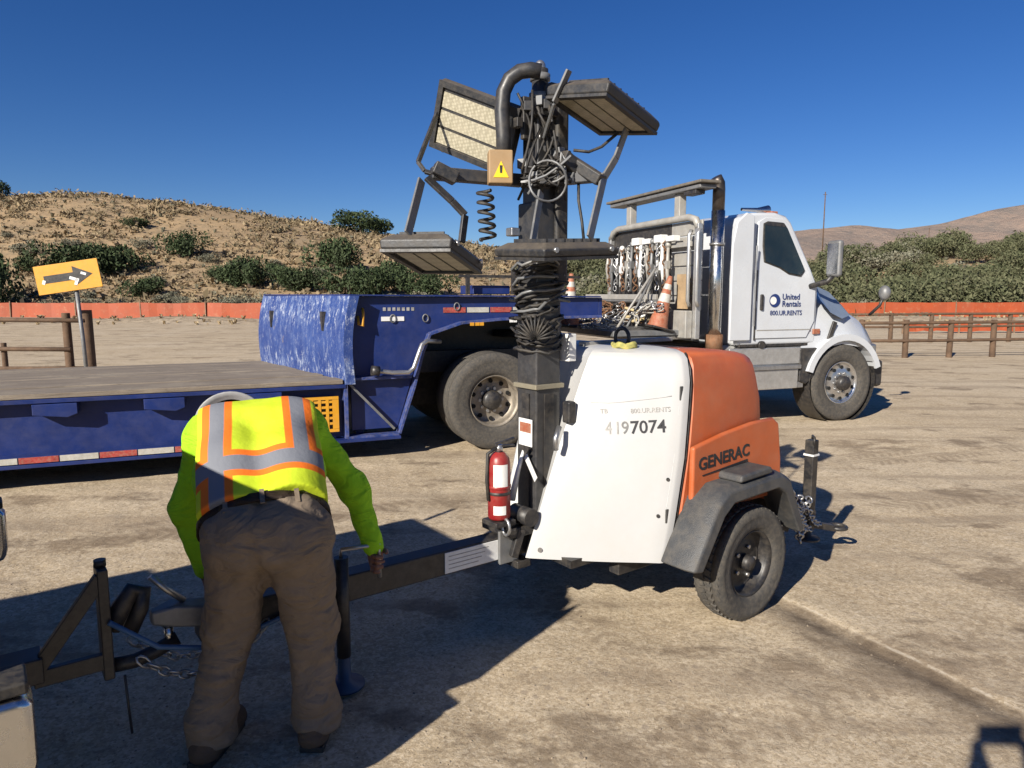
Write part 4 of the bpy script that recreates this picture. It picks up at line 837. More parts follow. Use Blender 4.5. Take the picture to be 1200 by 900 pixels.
for k in range(5): lp('reflective_tape', MB().bx(-0.55+0.27*k,-0.55+0.27*k+0.25,0.142,0.149,1.505,1.56), TR if k % 2 == 0 else TWH)
for k in range(3): lp('tie_ring', MB().tube([(-1.1+0.35*k+0.03*math.cos(t),0.135,1.45+0.04*math.sin(t)+0.12*(k==2)) for t in np.linspace(0,6.28,12,endpoint=False)],0.007,5,True), GS)
for x in (-0.28,-0.22,-0.17,0.18,0.22): lp('clearance_tab', MB().bx(x,x+0.045,0.05,0.058,1.365+0.03*(x>0),1.40+0.03*(x>0)), YE if x < 0 else PW)
# perforated yellow step
ys = empty('x', (0,0,0)); bpy.data.objects.remove(ys)
st = lp('step_grate', MB().bx(-2.27,-1.70,0.02,0.035,0.655,0.685).bx(-2.27,-1.70,0.02,0.035,0.325,0.355).bx(-2.27,-2.24,0.02,0.035,0.357,0.653).bx(-1.76,-1.70,0.02,0.035,0.357,0.653), YE)
for k in range(6): MB().bx(-2.2+0.075*k,-2.172+0.075*k,0.021,0.034,0.356,0.654).build('grate_bar', YE, st)
for k in range(5): MB().bx(-2.239,-1.761,0.024,0.031,0.40+0.055*k,0.424+0.055*k).build('grate_bar', YE, st)
lp('step_box', MB().bx(-2.26,-1.71,0.06,0.149,0.34,0.67), BK)
# white outlined emblem on the side web, cut by the frame edge
mb = MB(); P = []
for t in np.linspace(0, 2*math.pi, 24, endpoint=False):
    cx = -4.72; cz_ = 0.52; a = 0.10; b_ = 0.16; P.append((cx+a*math.copysign(abs(math.cos(t))**0.45, math.cos(t)), 0.142, cz_+b_*math.copysign(abs(math.sin(t))**0.45, math.sin(t))))
lp('emblem_outline', mb.tube(P, 0.012, 6, True), PW)
for k in range(3): lp('deck_rail', MB().bar((-0.2+0.55*k,0.35,1.70),(-0.2+0.55*k,0.35,1.98),0.04,0.04), BK)
lp('deck_rail', MB().bar((-0.3,0.35,1.90),(1.2,0.35,1.90),0.03,0.03), BK); lp('tool_tray', MB().bx(-0.1,0.35,0.45,0.9,1.701,1.80), BL, 0.01)
# air and electric lines looped over the gooseneck
for k in range(3):
    lp('air_line', MB().tube(coilpts((0.55+0.18*k, 0.25), 0.07, 1.55, 1.95, 6, jit=0.01), 0.012, 6), (BR, BR, BR)[k])
# ------------------------------------------------------------------ white road tractor
TKA = R(21); TKO = Vector((-0.17, 7.67, 0))
truck = empty('road_tractor', TKO, TKA, 'white day cab road tractor with tall exhaust stack coupled to the lowboy trailer', 'truck')
T2 = (Matrix.Translation(TKO) @ Matrix.Rotation(TKA, 4, 'Z')).inverted()
def tp(name, mb, m, bevel=0.0, parent=None): return mb.build(name, m, parent or truck, bevel)
HOLE = mat('hole_dark', (0.006,0.006,0.006), 0.9)
RIM = mat('worn_rim', (0.26,0.23,0.19), 0.55, 0.55, var=0.35, scale=9, dust=0.3)
RIMF = mat('bright_rim', (0.6,0.6,0.6), 0.3, 0.9, var=0.15, scale=9, dust=0.12)
for x in (0.0, 1.34):
    wheel(truck, (x, 0.14, 0.535), 0.535, 0.27, -1, 0.29, RIM, TY, 10, 0.11, 0.02, 10, HOLE, rimdepth=0.13)
    wheel(truck, (x, 2.30, 0.535), 0.535, 0.27, 1, 0.29, RIM, TY, 10, 0.11, 0.02, 0, HOLE, rimdepth=0.13)
    for y in (0.46, 1.98): tp('inner_tyre', MB().lathe([(0.29,0.13),(0.48,0.13),(0.53,0.10),(0.535,0.0),(0.53,-0.10),(0.48,-0.13),(0.29,-0.13)], (x,y,0.535), (0,1,0), 40), TY)
    tp('drive_axle', MB().cyl((x,0.2,0.53),(x,2.24,0.53),0.09), BK)
for y, sd_ in ((0.17,-1),(2.27,1)): wheel(truck, (4.97, y, 0.515), 0.515, 0.27, sd_, 0.29, RIMF, TY, 10, 0.10, 0.03, 10 if sd_ < 0 else 0, HOLE, rimdepth=-0.01)
tp('front_axle', MB().cyl((4.97,0.25,0.48),(4.97,2.2,0.48),0.06), BK)
for y in (0.78,1.58): tp('chassis_rail', MB().bx(-0.75,5.55,y,y+0.09,0.80,1.05), BK, 0.006)
tp('fifth_wheel', MB().lathe([(0.001,0.08),(0.42,0.08),(0.45,0.04),(0.45,0.0),(0.001,0.0)], (0.85,1.22,1.18), (0,0,1), 24), BK)
tp('catwalk', MB().bx(1.85,3.05,0.35,2.1,1.14,1.18), AL, 0.005)
# cab shell
def cabsec(z):
    # half plan at height z, narrowing towards the roof
    k = max(0, (z-1.9))/0.85; y0 = 0.10+0.10*k**1.6; return y0
cabp = [(3.28,1.05),(3.26,1.9),(3.29,2.5),(3.36,2.66),(3.5,2.72),(3.85,2.735),(4.02,2.70),(4.10,2.62),(4.40,2.02),(4.52,1.80),(4.52,1.05)]
mb = MB(); n = len(cabp); V = []
for yy, ins in ((0,0.0),(1,0.0)):
    for (x, z) in cabp: y = cabsec(z); V.append((x, y if yy == 0 else 2.44-y, z))
mid = [(x+(0.05 if x > 4 else 0), 1.22, z+(0.02 if z > 2.6 else 0)) for x, z in cabp]; V += mid
F = [tuple(range(n))] + [tuple(range(n, 2*n))[::-1]] + [(i, 2*n+i, 2*n+(i+1) % n, (i+1) % n) for i in range(n)] + [(2*n+i, n+i, n+(i+1) % n, 2*n+(i+1) % n) for i in range(n)]
cab = tp('cab', mb.add(V, F), TW, 0.045)
cab.modifiers['bevel'].segments = 4
# cab extender fairing behind the door
tp('cab_extender', MB().prism([(3.10,1.12),(3.10,2.3),(3.16,2.58),(3.30,2.70),(3.42,2.66),(3.42,1.12)], 0.055, 0.095), TW, 0.015)
# door: raised panel, window
dr = MB(); dpts = [(3.52,1.14),(3.50,1.6),(3.51,2.1),(3.56,2.60),(3.68,2.665),(3.96,2.65),(4.05,2.56),(4.33,2.0),(4.46,1.78),(4.46,1.35),(4.34,1.14)]
def yside(z, off): return cabsec(z)-off
def sidepanel(pts, o0, o1):
    V = [(x, yside(z, o0), z) for x, z in pts]+[(x, yside(z, o1), z) for x, z in pts]; n = len(pts)
    cx = sum(p[0] for p in pts)/n; cz2 = sum(p[1] for p in pts)/n
    F = [tuple(range(n))]+[tuple(range(n,2*n))[::-1]]+[(i, n+i, n+(i+1) % n, (i+1) % n) for i in range(n)]
    return MB().add(V, F)
door = tp('door', sidepanel(dpts, 0.018, -0.01), TW, 0.008)
win = [(3.61,2.10),(3.60,2.30),(3.63,2.585),(3.70,2.615),(3.93,2.605),(4.0,2.54),(4.265,2.0),(4.20,1.925),(4.0,1.955),(3.85,2.03)]
sidepanel(win, 0.028, 0.0).build('window_seal', BR, door, 0.006)
wi2 = [(x+(3.93-x)*0.05, z+(2.3-z)*0.05) for x, z in win]; sidepanel(wi2, 0.034, 0.01).build('window_glass', GL, door)
MB().bx(3.565,3.61,0.055,0.085,1.50,1.70).build('door_handle', BK, door, 0.012)
sidepanel([(3.53,1.24),(4.40,1.24),(4.40,1.252),(3.53,1.252)], 0.022, 0.01).build('door_crease', ALP, door)
sidepanel([(3.50,1.12),(3.505,2.0),(3.52,2.0),(3.515,1.12)], 0.0195, 0.0).build('door_gap', BK, door)
sidepanel([(3.66,2.56),(3.98,2.55),(3.94,2.60),(3.70,2.61)], 0.036, 0.02).build('window_shade_strip', BK, door)
MB().bx(3.44,3.46,0.03,0.05,1.3,2.3).build('grab_handle', GV, door, 0.006)
# door logo
mb = MB(); mb.cyl((3.80,0.081,1.62),(3.80,0.078,1.62),0.085,seg=28); mb.build('logo_ring', NB, door); MB().cyl((3.775,0.0775,1.62),(3.775,0.0765,1.62),0.05,seg=24).build('logo_crescent', PW, door)
def ttext(s, x, z, size, m, sx=1.0, bold=0.0): return text('lettering', s, size, m, door, frame((x,0.0785,z), (1,0,0), (0,0,1)), 0.001, sx, bold)
ttext('United', 3.915, 1.635, 0.105, NB, 1.0, 0.001); ttext('Rentals', 3.915, 1.545, 0.105, NB, 1.0, 0.001); ttext('800.UR.RENTS', 3.73, 1.435, 0.085, NB, 0.98, 0.001)
# windscreen and roof fittings
tp('windscreen', MB().add([(4.135,0.32,2.56),(4.135,2.12,2.56),(4.425,2.24,1.99),(4.425,0.20,1.99),(4.19,1.22,2.57),(4.485,1.22,1.99)],[(0,3,5,4),(4,5,2,1)]), GL)
tp('roof_marker', MB().bx(3.95,4.05,0.38,0.5,2.735,2.775), CO, 0.01); tp('horn', MB().lathe([(0.02,0),(0.03,0.25),(0.07,0.42)], (3.6,0.55,2.80), (1,0,0), 14), CH)
# hood with wheel arch
def hsec(x, ytop, z1, yb, z0): return [(x, yb, z0), (x, yb-0.0, z0+0.25*(z1-z0)), (x, yb+(ytop-yb)*0.25, z0+0.62*(z1-z0)), (x, ytop-0.05, z1-0.06), (x, ytop+0.15, z1), (x, 2.44-ytop-0.15, z1), (x, 2.44-ytop+0.05, z1-0.06), (x, 2.44-yb-(ytop-yb)*0.25, z0+0.62*(z1-z0)), (x, 2.44-yb, z0+0.25*(z1-z0)), (x, 2.44-yb, z0)]
hood_t = tp('bonnet', MB().loft([hsec(4.30,0.42,1.90,0.12,0.99), hsec(4.55,0.44,1.86,0.10,0.98), hsec(4.95,0.48,1.72,0.06,1.04), hsec(5.35,0.53,1.55,0.08,0.98), hsec(5.58,0.62,1.38,0.16,0.92), hsec(5.68,0.72,1.20,0.30,0.92)], True, True), TW)
try: hood_t.data.set_sharp_from_angle(angle=R(45))
except Exception: pass
mb = MB()
for i in range(15):
    a0 = math.pi*(0.10+0.81*i/15); a1 = math.pi*(0.10+0.81*(i+1)/15)
    V = []
    for a in (a0, a1):
        for r0 in (0.575, 0.66):
            for y in (0.01, 0.16): V.append((4.97+r0*math.cos(a), y, 0.515+r0*math.sin(a)))
    mb.add(V, [(0,1,3,2),(4,6,7,5),(0,2,6,4),(1,5,7,3),(0,4,5,1),(2,3,7,6)])
tp('wheel_arch', mb, TW)
tp('arch_liner', MB().lathe([(0.57,-0.16),(0.57,0.16)], (4.97,0.20,0.53), (0,1,0), 32), BK)
tp('bonnet_side_panel', MB().add([(4.53,0.06,1.62),(4.56,0.25,1.83),(4.90,0.30,1.73),(5.16,0.33,1.56),(5.12,0.13,1.42),(4.88,0.03,1.38),(4.68,0.03,1.46)],[(0,1,2,3,4,5,6)]), mat('blue_grey_panel',(0.17,0.21,0.27),0.15,var=0.1))  # single flat blue-grey facet along the bonnet side
tp('hood_vent', MB().bar((4.72,0.075,1.10),(4.80,0.065,1.34),0.03,0.07,up=(1,0,0)), BK, 0.008); tp('side_marker', MB().bx(4.45,4.56,0.07,0.10,1.18,1.25), CO, 0.008)
tp('bumper', MB().bx(5.50,5.78,0.12,2.32,0.42,0.80), BK, 0.05); tp('headlamp', MB().bx(5.52,5.68,0.16,0.42,0.88,1.02), GV, 0.03); tp('tow_hook', MB().tube([(5.76,0.4,0.45),(5.85,0.4,0.42),(5.85,0.4,0.5),(5.78,0.4,0.52)],0.02,7), GV)
# steps and tanks
tp('fuel_tank', MB().cyl((3.05,0.36,0.78),(4.28,0.36,0.78),0.27,seg=28), AL, 0.0)
tp('step_panel', MB().bx(3.12,4.26,0.075,0.16,0.80,1.02), AL, 0.012); tp('step_panel', MB().bx(3.12,4.22,0.06,0.15,0.48,0.735), AL, 0.012); tp('step_tread', MB().bx(3.12,4.24,0.03,0.16,0.738,0.79), GV, 0.006); tp('sill', MB().bx(3.3,4.40,0.11,0.2,1.03,1.08), BK, 0.006)
tp('splash_guard', MB().prism([(4.24,1.0),(4.62,1.0),(4.50,0.62),(4.36,0.52),(4.24,0.56)], 0.06, 0.22), BK, 0.02); tp('def_cap', MB().cyl((3.62,0.1,1.06),(3.62,0.06,1.06),0.05), BK)
tp('step_bracket', MB().bx(4.23,4.33,0.08,0.2,0.48,0.56), GV, 0.008)
# exhaust stack
ex = tp('exhaust_stack', MB().cyl((2.99,0.22,1.02),(2.99,0.22,2.72),0.083,seg=24), CH); MB().lathe([(0.088,0.0),(0.094,0.0),(0.094,0.03),(0.088,0.03)], (2.99,0.22,2.3), (0,0,1), 20).build('stack_clamp', GV, ex)
MB().tube([(2.99,0.22,2.70),(2.99,0.22,2.98),(2.985,0.22,3.05),(2.94,0.22,3.12)], [0.075,0.075,0.074,0.07], 18).build('stack_elbow', mat('heat_steel',(0.10,0.085,0.075),0.4,0.8,var=0.4), ex); MB().cyl((2.99,0.22,0.98),(2.99,0.22,1.20),0.11,seg=20).build('stack_base', RU, ex)
# mirrors
mr_ = tp('mirror', MB().bx(4.50,4.58,-0.24,-0.02,1.92,2.38), GS, 0.035); MB().bx(4.494,4.502,-0.215,-0.045,1.96,2.34).build('mirror_glass', CH, mr_)
MB().tube([(4.52,-0.12,1.93),(4.50,-0.06,1.86),(4.36,0.10,1.80)], 0.035, 9).build('mirror_arm', BK, mr_)
for y in (-0.02, 2.46):
    hm = tp('bonnet_mirror', MB().sphere((5.55,y+0.0,1.72),0.10,14,8,(0.7,0.8,1.0)), GS); MB().tube([(5.5,y+(0.18 if y < 1 else -0.18),1.42),(5.5,y+0.02,1.55),(5.54,y,1.68)], 0.02, 7).build('mirror_stalk', BK, hm)
mr2 = tp('mirror', MB().bx(4.50,4.58,2.46,2.68,1.92,2.38), GS, 0.035); MB().tube([(4.52,2.56,1.93),(4.50,2.5,1.86),(4.36,2.34,1.80)], 0.035, 9).build('mirror_arm', BK, mr2)
# headache rack with hung chains and binders
RX0 = 2.62
hrk = tp('headache_rack', MB().bx(RX0,RX0+0.07,0.10,0.18,1.15,2.55), AL, 0.01); MB().bx(RX0,RX0+0.07,2.26,2.34,1.15,2.55).build('rack_post', AL, hrk, 0.01)
MB().tube([(RX0+0.035,0.14,2.50),(RX0+0.035,0.20,2.60),(RX0+0.035,0.34,2.64),(RX0+0.035,2.10,2.64),(RX0+0.035,2.24,2.60),(RX0+0.035,2.30,2.50)], 0.045, 10).build('top_hoop', ALP, hrk)
for i, z in enumerate(np.arange(1.50, 2.60, 0.185)): MB().bx(RX0+0.072,RX0+0.10,0.12,0.78,z,z+0.175).build('rack_board', ALP, hrk, 0.012)
MB().bx(RX0+0.072,RX0+0.09,0.785,2.32,1.2,2.60).build('rack_dark_sheet', BK, hrk)  # black sheet standing in for the dark, shaded gaps of the open rack
MB().bx(RX0-0.04,RX0-0.002,0.2,2.25,2.28,2.34).build('hanger_rail', ALP, hrk, 0.006); MB().bx(RX0-0.28,RX0-0.002,0.55,2.50,1.60,1.63).build('tray', GS, hrk, 0.006); MB().bx(RX0-0.285,RX0-0.25,0.55,2.50,1.632,1.70).build('tray_lip', ALP, hrk, 0.004)
MB().bx(RX0-0.10,RX0-0.003,0.16,0.62,1.16,1.50).build('tool_box', ALP, hrk, 0.012); MB().bx(RX0-0.012,RX0-0.003,0.26,0.50,1.52,1.95).build('rust_stain_plate', mat('tan_plate',(0.33,0.23,0.13),0.7,var=0.3,scale=6), hrk)
for y in (0.06, 0.235): MB().tube([(RX0+0.0,y,1.55),(RX0-0.03,y,1.62),(RX0-0.03,y,2.42),(RX0,y,2.48)], 0.024, 8).build('grab_bar', AL, hrk)
r_ = random.Random(21)
for k in range(13):
    y = 0.62+0.128*k; z1 = 2.33+r_.uniform(-.03,.05); z0 = z1-r_.uniform(0.45,0.66); x = RX0-0.07+r_.uniform(-.03,.01)
    b = MB(); b.tube([(x,y,z1),(x-0.01,y+r_.uniform(-.03,.03),(z0+z1)/2),(x,y+r_.uniform(-.04,.04),z0)], [0.02,0.026,0.018], 7); b.sphere((x,y,z1+0.01),0.04,8,6); b.box((x-0.005,y,(z0+z1)/2+r_.uniform(-.1,.1)),(0.05,0.06,0.10))
    b.build('chain_binder', (ALP, PW, AL, GS)[k % 4], hrk)
for k in range(9):
    y = 0.66+0.18*k; chain([(RX0-0.09+r_.uniform(-.02,.02), y+r_.uniform(-.03,.03), 2.36-0.055*j) for j in range(12)], 0.012, GV if k % 2 else RU, hrk, 'hung_chain')
for k in range(4): MB().bx(RX0-0.12,RX0-0.01,0.45+0.28*k,0.62+0.28*k,2.36,2.43+0.03*(k % 2)).build('rack_hook', PW, hrk, 0.01)
# amber beacon bar on two posts
bb = tp('beacon_bar', MB().bx(RX0-0.03,RX0+0.21,0.05,2.25,2.955,3.01), GS, 0.015); MB().bx(RX0-0.06,RX0+0.24,0.0,2.32,3.013,3.05).build('bar_lid', mat('dusty_dark',(0.11,0.10,0.085),0.6,dust=0.3), bb, 0.012)
for y in (0.55, 1.75): MB().bx(RX0+0.03,RX0+0.13,y,y+0.12,2.62,2.954).build('bar_post', ALP, bb, 0.008)
MB().bx(RX0-0.02,RX0+0.12,0.15,0.4,2.90,2.953).build('work_lamp', BK, bb, 0.01)
# pile of chain, bars and hoses on the catwalk
pile = []
for k in range(26):
    x = 1.75+r_.random()*0.85; y = 0.35+1.75*r_.random(); a = r_.uniform(0, 6.28); n_ = 9
    pts = [(x+0.05*j*math.cos(a+0.5*math.sin(j)), y+0.05*j*math.sin(a+0.5*math.sin(j)), 1.27+0.30*math.exp(-((x+0.05*j*math.cos(a)-2.25)/0.35)**2)*r_.uniform(.7,1.1)+r_.uniform(0,.03)) for j in range(n_)]
    c_ = tag(chain([T2.inverted() @ Vector(p) for p in pts], 0.015, (GV, RU, ALP)[k % 3], None, 'load_chain'), 'loose load chain heaped on the catwalk behind the headache rack', 'chain', 'chains heaped on the truck')
tp('chain_tray', MB().bx(1.60,2.60,0.30,2.15,1.19,1.26), GS, 0.01)
for k in range(5):
    a = T2.inverted() @ Vector((1.72+0.16*k, 0.42+0.05*k, 1.30)); b_ = T2.inverted() @ Vector((2.32+0.12*k, 0.55+0.22*k, 2.02-0.05*k))
    tag(MB().cyl(a, b_, 0.016, seg=8).build('pry_bar', (ALP, GS)[k % 2]), 'long steel bar leaning against the headache rack', 'bar', 'bars leaning on the headache rack')
for k in range(14):
    x = 1.75+r_.random()*0.8; y = 0.4+1.6*r_.random(); z = 1.33+0.2*r_.random(); P = [(x+r_.uniform(-.12,.12)+0.02*j, y+0.06*j, z+0.05*math.sin(j+k)+r_.uniform(-.02,.02)) for j in range(6)]
    tag(MB().tube([T2.inverted() @ Vector(p) for p in P], 0.02, 7).build('webbing_strap', (mat('strap_tan',(0.45,0.36,0.20),0.8) if k == 0 else MATS['strap_tan'], BR, PW, GS)[k % 4]), 'crumpled webbing strap heaped among chains behind the truck cab', 'strap', 'straps heaped on the truck')
# loading tarpaulin-coloured pump, air tank etc. below the catwalk
tp('air_tank', MB().cyl((2.0,0.55,0.72),(2.85,0.55,0.72),0.14,seg=20), BK); tp('battery_box', MB().bx(2.15,2.8,0.12,0.42,0.56,1.0), BK, 0.02)
# cones on the truck
def cone(p, label, tiltv=(0,0,0), s=1.0):
    e = empty('traffic_cone', p, 0.3, label, 'traffic cone'); e.rotation_euler = tiltv; e.scale = (s,s,s)
    MB().bx(-0.17,0.17,-0.17,0.17,0,0.03).build('base', BK, e, 0.01); MB().lathe([(0.14,0.03),(0.125,0.06),(0.03,0.70),(0.022,0.71),(0.001,0.71)], (0,0,0), (0,0,1), 24).build('cone_body', CO, e)
    for a, b_ in ((0.36,0.47),(0.53,0.60)): f = lambda z: 0.125-(z-0.06)*0.095/0.64+0.002; MB().lathe([(f(a),a),(f(b_),b_)], (0,0,0), (0,0,1), 24).build('reflective_band', TWH, e)
cone(T2.inverted() @ Vector((1.62,1.55,1.27)), 'bright orange traffic cone with white bands on the far side of the chain pile', (0.03,0.02,0))
cone(T2.inverted() @ Vector((2.28,0.42,1.27)), 'dusty traffic cone leaning over beside the aluminium headache rack', (0.05,0.24,0.4), 0.95)
# ------------------------------------------------------------------ implicit figures
def nets(F, org, vox):
    S = F < 0; nx, ny, nz = F.shape
    C = [(i, j, k) for i in (0,1) for j in (0,1) for k in (0,1)]
    sub = lambda A, c: A[c[0]:nx-1+c[0], c[1]:ny-1+c[1], c[2]:nz-1+c[2]]
    cnt = sum(sub(S, c).astype(np.int8) for c in C); mask = (cnt > 0) & (cnt < 8)
    idx = -np.ones(mask.shape, np.int64); I = np.argwhere(mask); idx[mask] = np.arange(len(I))
    pos = np.zeros((len(I), 3)); num = np.zeros(len(I))
    fv = {c: F[I[:,0]+c[0], I[:,1]+c[1], I[:,2]+c[2]] for c in C}
    for a in C:
        for ax in range(3):
            if a[ax]: continue
            b = list(a); b[ax] = 1; b = tuple(b); fa, fb = fv[a], fv[b]; m = (fa < 0) != (fb < 0); t = np.where(m, fa/(fa-fb+1e-12*(fa == fb)), 0)
            p = np.tile(np.array(a, float), (len(I), 1)); p[:, ax] += t; pos[m] += p[m]; num[m] += 1
    V = (I + pos/num[:, None])*vox + org; Q = []
    for ax in range(3):
        sl0 = [slice(1, n-1) for n in (nx, ny, nz)]; sl0[ax] = slice(0, (nx, ny, nz)[ax]-1); sl1 = list(sl0); sl1[ax] = slice(1, (nx, ny, nz)[ax])
        s0 = S[tuple(sl0)]; s1 = S[tuple(sl1)]; ch = np.argwhere(s0 != s1)
        if not len(ch): continue
        st = s0[ch[:,0], ch[:,1], ch[:,2]]; off = np.ones(3, int); off[ax] = 0; P = ch + off; u, v = (ax+1) % 3, (ax+2) % 3
        def cell(du, dv): q = P.copy(); q[:, u] -= du; q[:, v] -= dv; return idx[q[:,0], q[:,1], q[:,2]]
        q = np.stack([cell(1,1), cell(0,1), cell(0,0), cell(1,0)], 1); q[~st] = q[~st][:, ::-1]; Q.append(q)
    return V, np.concatenate(Q)
def wob(X, Y, Z, f, seed, n=5):
    r = np.random.RandomState(seed); out = 0
    for i in range(n):
        k = r.normal(size=3); k = k/np.linalg.norm(k)*f*(0.6+0.9*r.rand()); ph = r.rand()*6.28
        k2 = r.normal(size=3)*f*0.35; out = out + np.sin(k[0]*X+k[1]*Y+k[2]*Z+ph + 1.3*np.sin(k2[0]*X+k2[1]*Y+k2[2]*Z))
    return out/n
def figure(name, prims, vox, k, m, parent, post=None, origin=(0,0,0), smooth_it=1):
    P = np.array([list(p[0])+list(p[1]) for p in prims]); R_ = max(max(p[2], p[3]) for p in prims)
    lo = np.minimum(P[:, :3].min(0), P[:, 3:].min(0))-R_-0.05; hi = np.maximum(P[:, :3].max(0), P[:, 3:].max(0))+R_+0.05
    n = np.ceil((hi-lo)/vox).astype(int); F = np.full(n, 0.12, np.float32); ax = [lo[i]+vox*np.arange(n[i]) for i in range(3)]
    for p in prims:
        a, b, r0, r1 = np.array(p[0], float), np.array(p[1], float), p[2], p[3]; kk = p[4] if len(p) > 4 else k
        l = np.minimum(a, b)-max(r0, r1)-0.11; h = np.maximum(a, b)+max(r0, r1)+0.11
        sl = tuple(slice(max(0, int((l[i]-lo[i])/vox)), min(n[i], int((h[i]-lo[i])/vox)+1)) for i in range(3))
        X = ax[0][sl[0]][:, None, None]; Y = ax[1][sl[1]][None, :, None]; Z = ax[2][sl[2]][None, None, :]
        d = b-a; L2 = max(1e-9, d @ d); t = np.clip(((X-a[0])*d[0]+(Y-a[1])*d[1]+(Z-a[2])*d[2])/L2, 0, 1)
        D = np.sqrt((X-a[0]-t*d[0])**2+(Y-a[1]-t*d[1])**2+(Z-a[2]-t*d[2])**2)-(r0+(r1-r0)*t)
        G = F[sl]; hh = np.maximum(kk-np.abs(G-D), 0)/kk; F[sl] = np.minimum(G, D)-hh*hh*kk*0.25
    if post is not None: F = post(F, ax[0][:, None, None], ax[1][None, :, None], ax[2][None, None, :])
    V, Q = nets(F, lo, vox); V = V-np.array(origin)
    me = bpy.data.meshes.new(name); me.from_pydata(V.tolist(), [], Q.tolist())
    bm = bmesh.new(); bm.from_mesh(me)
    for _ in range(smooth_it): bmesh.ops.smooth_vert(bm, verts=bm.verts, factor=0.5, use_axis_x=True, use_axis_y=True, use_axis_z=True)
    bm.to_mesh(me); bm.free()
    me.polygons.foreach_set('use_smooth', [True]*len(me.polygons)); return link(name, me, m, parent)
def cloth(name, c, rough=0.85, var=0.15, scale=9, weave=900, sheen=0.2, dirt=0.0):
    m, N, L, B = nodes(name); g = NG(m); cc = g.mix(g.rng(g.noise(scale,6,0.65), 0.3, 0.7), tuple(x*(1-var) for x in c), tuple(min(1, x*(1+var)) for x in c))
    if dirt: cc = g.mix(g.rng(g.noise(4,6,0.7), 0.5, 0.75, 0, dirt), cc, (0.16,0.12,0.08))
    L.new(cc, B.inputs['Base Color']); B.inputs['Roughness'].default_value = rough; B.inputs['Specular IOR Level'].default_value = 0.2
    L.new(g.bump(g.noise(weave,2,0.5), 0.25, 0.001, g.bump(g.noise(26,4,0.6), 0.5, 0.006, g.bump(g.noise(7,3,0.5,g.mapv((1,1,1.8)),1.6), 0.8, 0.03))), B.inputs['Normal']); return m
PANT = cloth('khaki_trousers', (0.20,0.155,0.112), dirt=0.2); LIME = cloth('lime_shirt', (0.30,0.60,0.02), var=0.10); BELT = cloth('belt_leather', (0.03,0.02,0.014), 0.6); SHOE = cloth('suede_boot', (0.11,0.075,0.05), dirt=0.4)
# worker bent over the hitch
pO = Vector((-0.93, 2.5, 0)); worker = empty('person', pO, 0, 'person in lime hi-vis vest and brown trousers bent over the trailer hitch', 'person')
V_ = Vector; C0 = V_((-0.885,2.47,0.865)); C1 = V_((-1.05,2.87,1.135)); dS = (C1-C0).normalized(); lat = V_((0.945,0.32,0.05)).normalized(); bk = lat.cross(dS).normalized()
if bk.z < 0: bk = -bk
SL = C1-lat*0.195; SR = C1+lat*0.195; EL = V_((-1.325,2.80,0.84)); WL = V_((-1.25,2.77,0.60)); ER = V_((-0.685,3.0,0.865)); WR = V_((-0.60,2.955,0.625))
hipL = V_((-0.985,2.49,0.80)); hipR = V_((-0.78,2.50,0.80)); knL = V_((-1.065,2.55,0.46)); knR = V_((-0.77,2.59,0.46)); anL = V_((-1.12,2.45,0.10)); anR = V_((-0.75,2.54,0.10))
HD = V_((-1.255,3.19,1.10)); NK = C1+dS*0.10+V_((-0.02,0,0))
def torso(i, t0=0.0):
    C0 = globals()['C0']+dS*t0; m = globals()['C0']*0.5+C1*0.5+bk*0.02; m_ = C0.lerp(C1, 0.5)+bk*0.02
    return [(C0-lat*0.09, m-lat*0.10, 0.118+i, 0.118+i), (C0+lat*0.09, m+lat*0.10, 0.118+i, 0.118+i), (m-lat*0.10, C1-lat*0.11, 0.118+i, 0.105+i), (m+lat*0.10, C1+lat*0.11, 0.118+i, 0.105+i), (C1-lat*0.17, C1+lat*0.17, 0.088+i, 0.088+i), (C1, C1+dS*0.06, 0.10+i, 0.06+i)]
def legs(i):
    out = [(hipL-V_((0,0.02,-0.04)), hipR-V_((0,0.02,-0.04)), 0.108+i, 0.108+i), (C0-lat*0.08, C0+lat*0.08, 0.118+i, 0.118+i)]
    for h, kn, an in ((hipL, knL, anL), (hipR, knR, anR)): out += [(h, kn, 0.108+i, 0.082+i), (kn, an, 0.082+i, 0.066+i)]
    return out
def arms(i): return [(SL, EL, 0.062+i, 0.05+i), (EL, WL, 0.05+i, 0.036+i), (SR, ER, 0.062+i, 0.05+i), (ER, WR, 0.05+i, 0.036+i)]
def hand(W, grip, axis_, inward):
    """palm beside a grip bar, four fingers of unequal length curling round it and an opposing thumb"""
    out = []; a = axis_.normalized(); u = inward.normalized(); w = a.cross(u)
    palm = grip - u*0.035; out += [(W, palm+a*0.012, 0.029, 0.026), (palm-a*0.026, palm+a*0.028, 0.022, 0.022)]
    for k, (off, ln) in enumerate(((0.034,0.92),(0.012,1.0),(-0.010,0.95),(-0.032,0.8))):
        pr = None
        for j, ang in enumerate((200, 262, 322, 372)):
            t = R(200+(ang-200)*ln); rr = 0.029 if j else 0.034; p = grip + a*off + u*math.cos(t)*rr + w*math.sin(t)*rr
            if pr is not None: out.append((pr, p, 0.0095, 0.0085, 0.006))
            pr = p
    pr = palm+a*0.03
    for ang in (150, 95, 45):
        p = grip + a*0.046 + u*math.cos(R(ang))*0.031 + w*math.sin(R(ang))*0.031; out.append((pr, p, 0.0115, 0.0095, 0.006)); pr = p
    return out
gripR = V_((-0.572,2.935,0.555)); gripL = V_((-1.20,2.80,0.52))
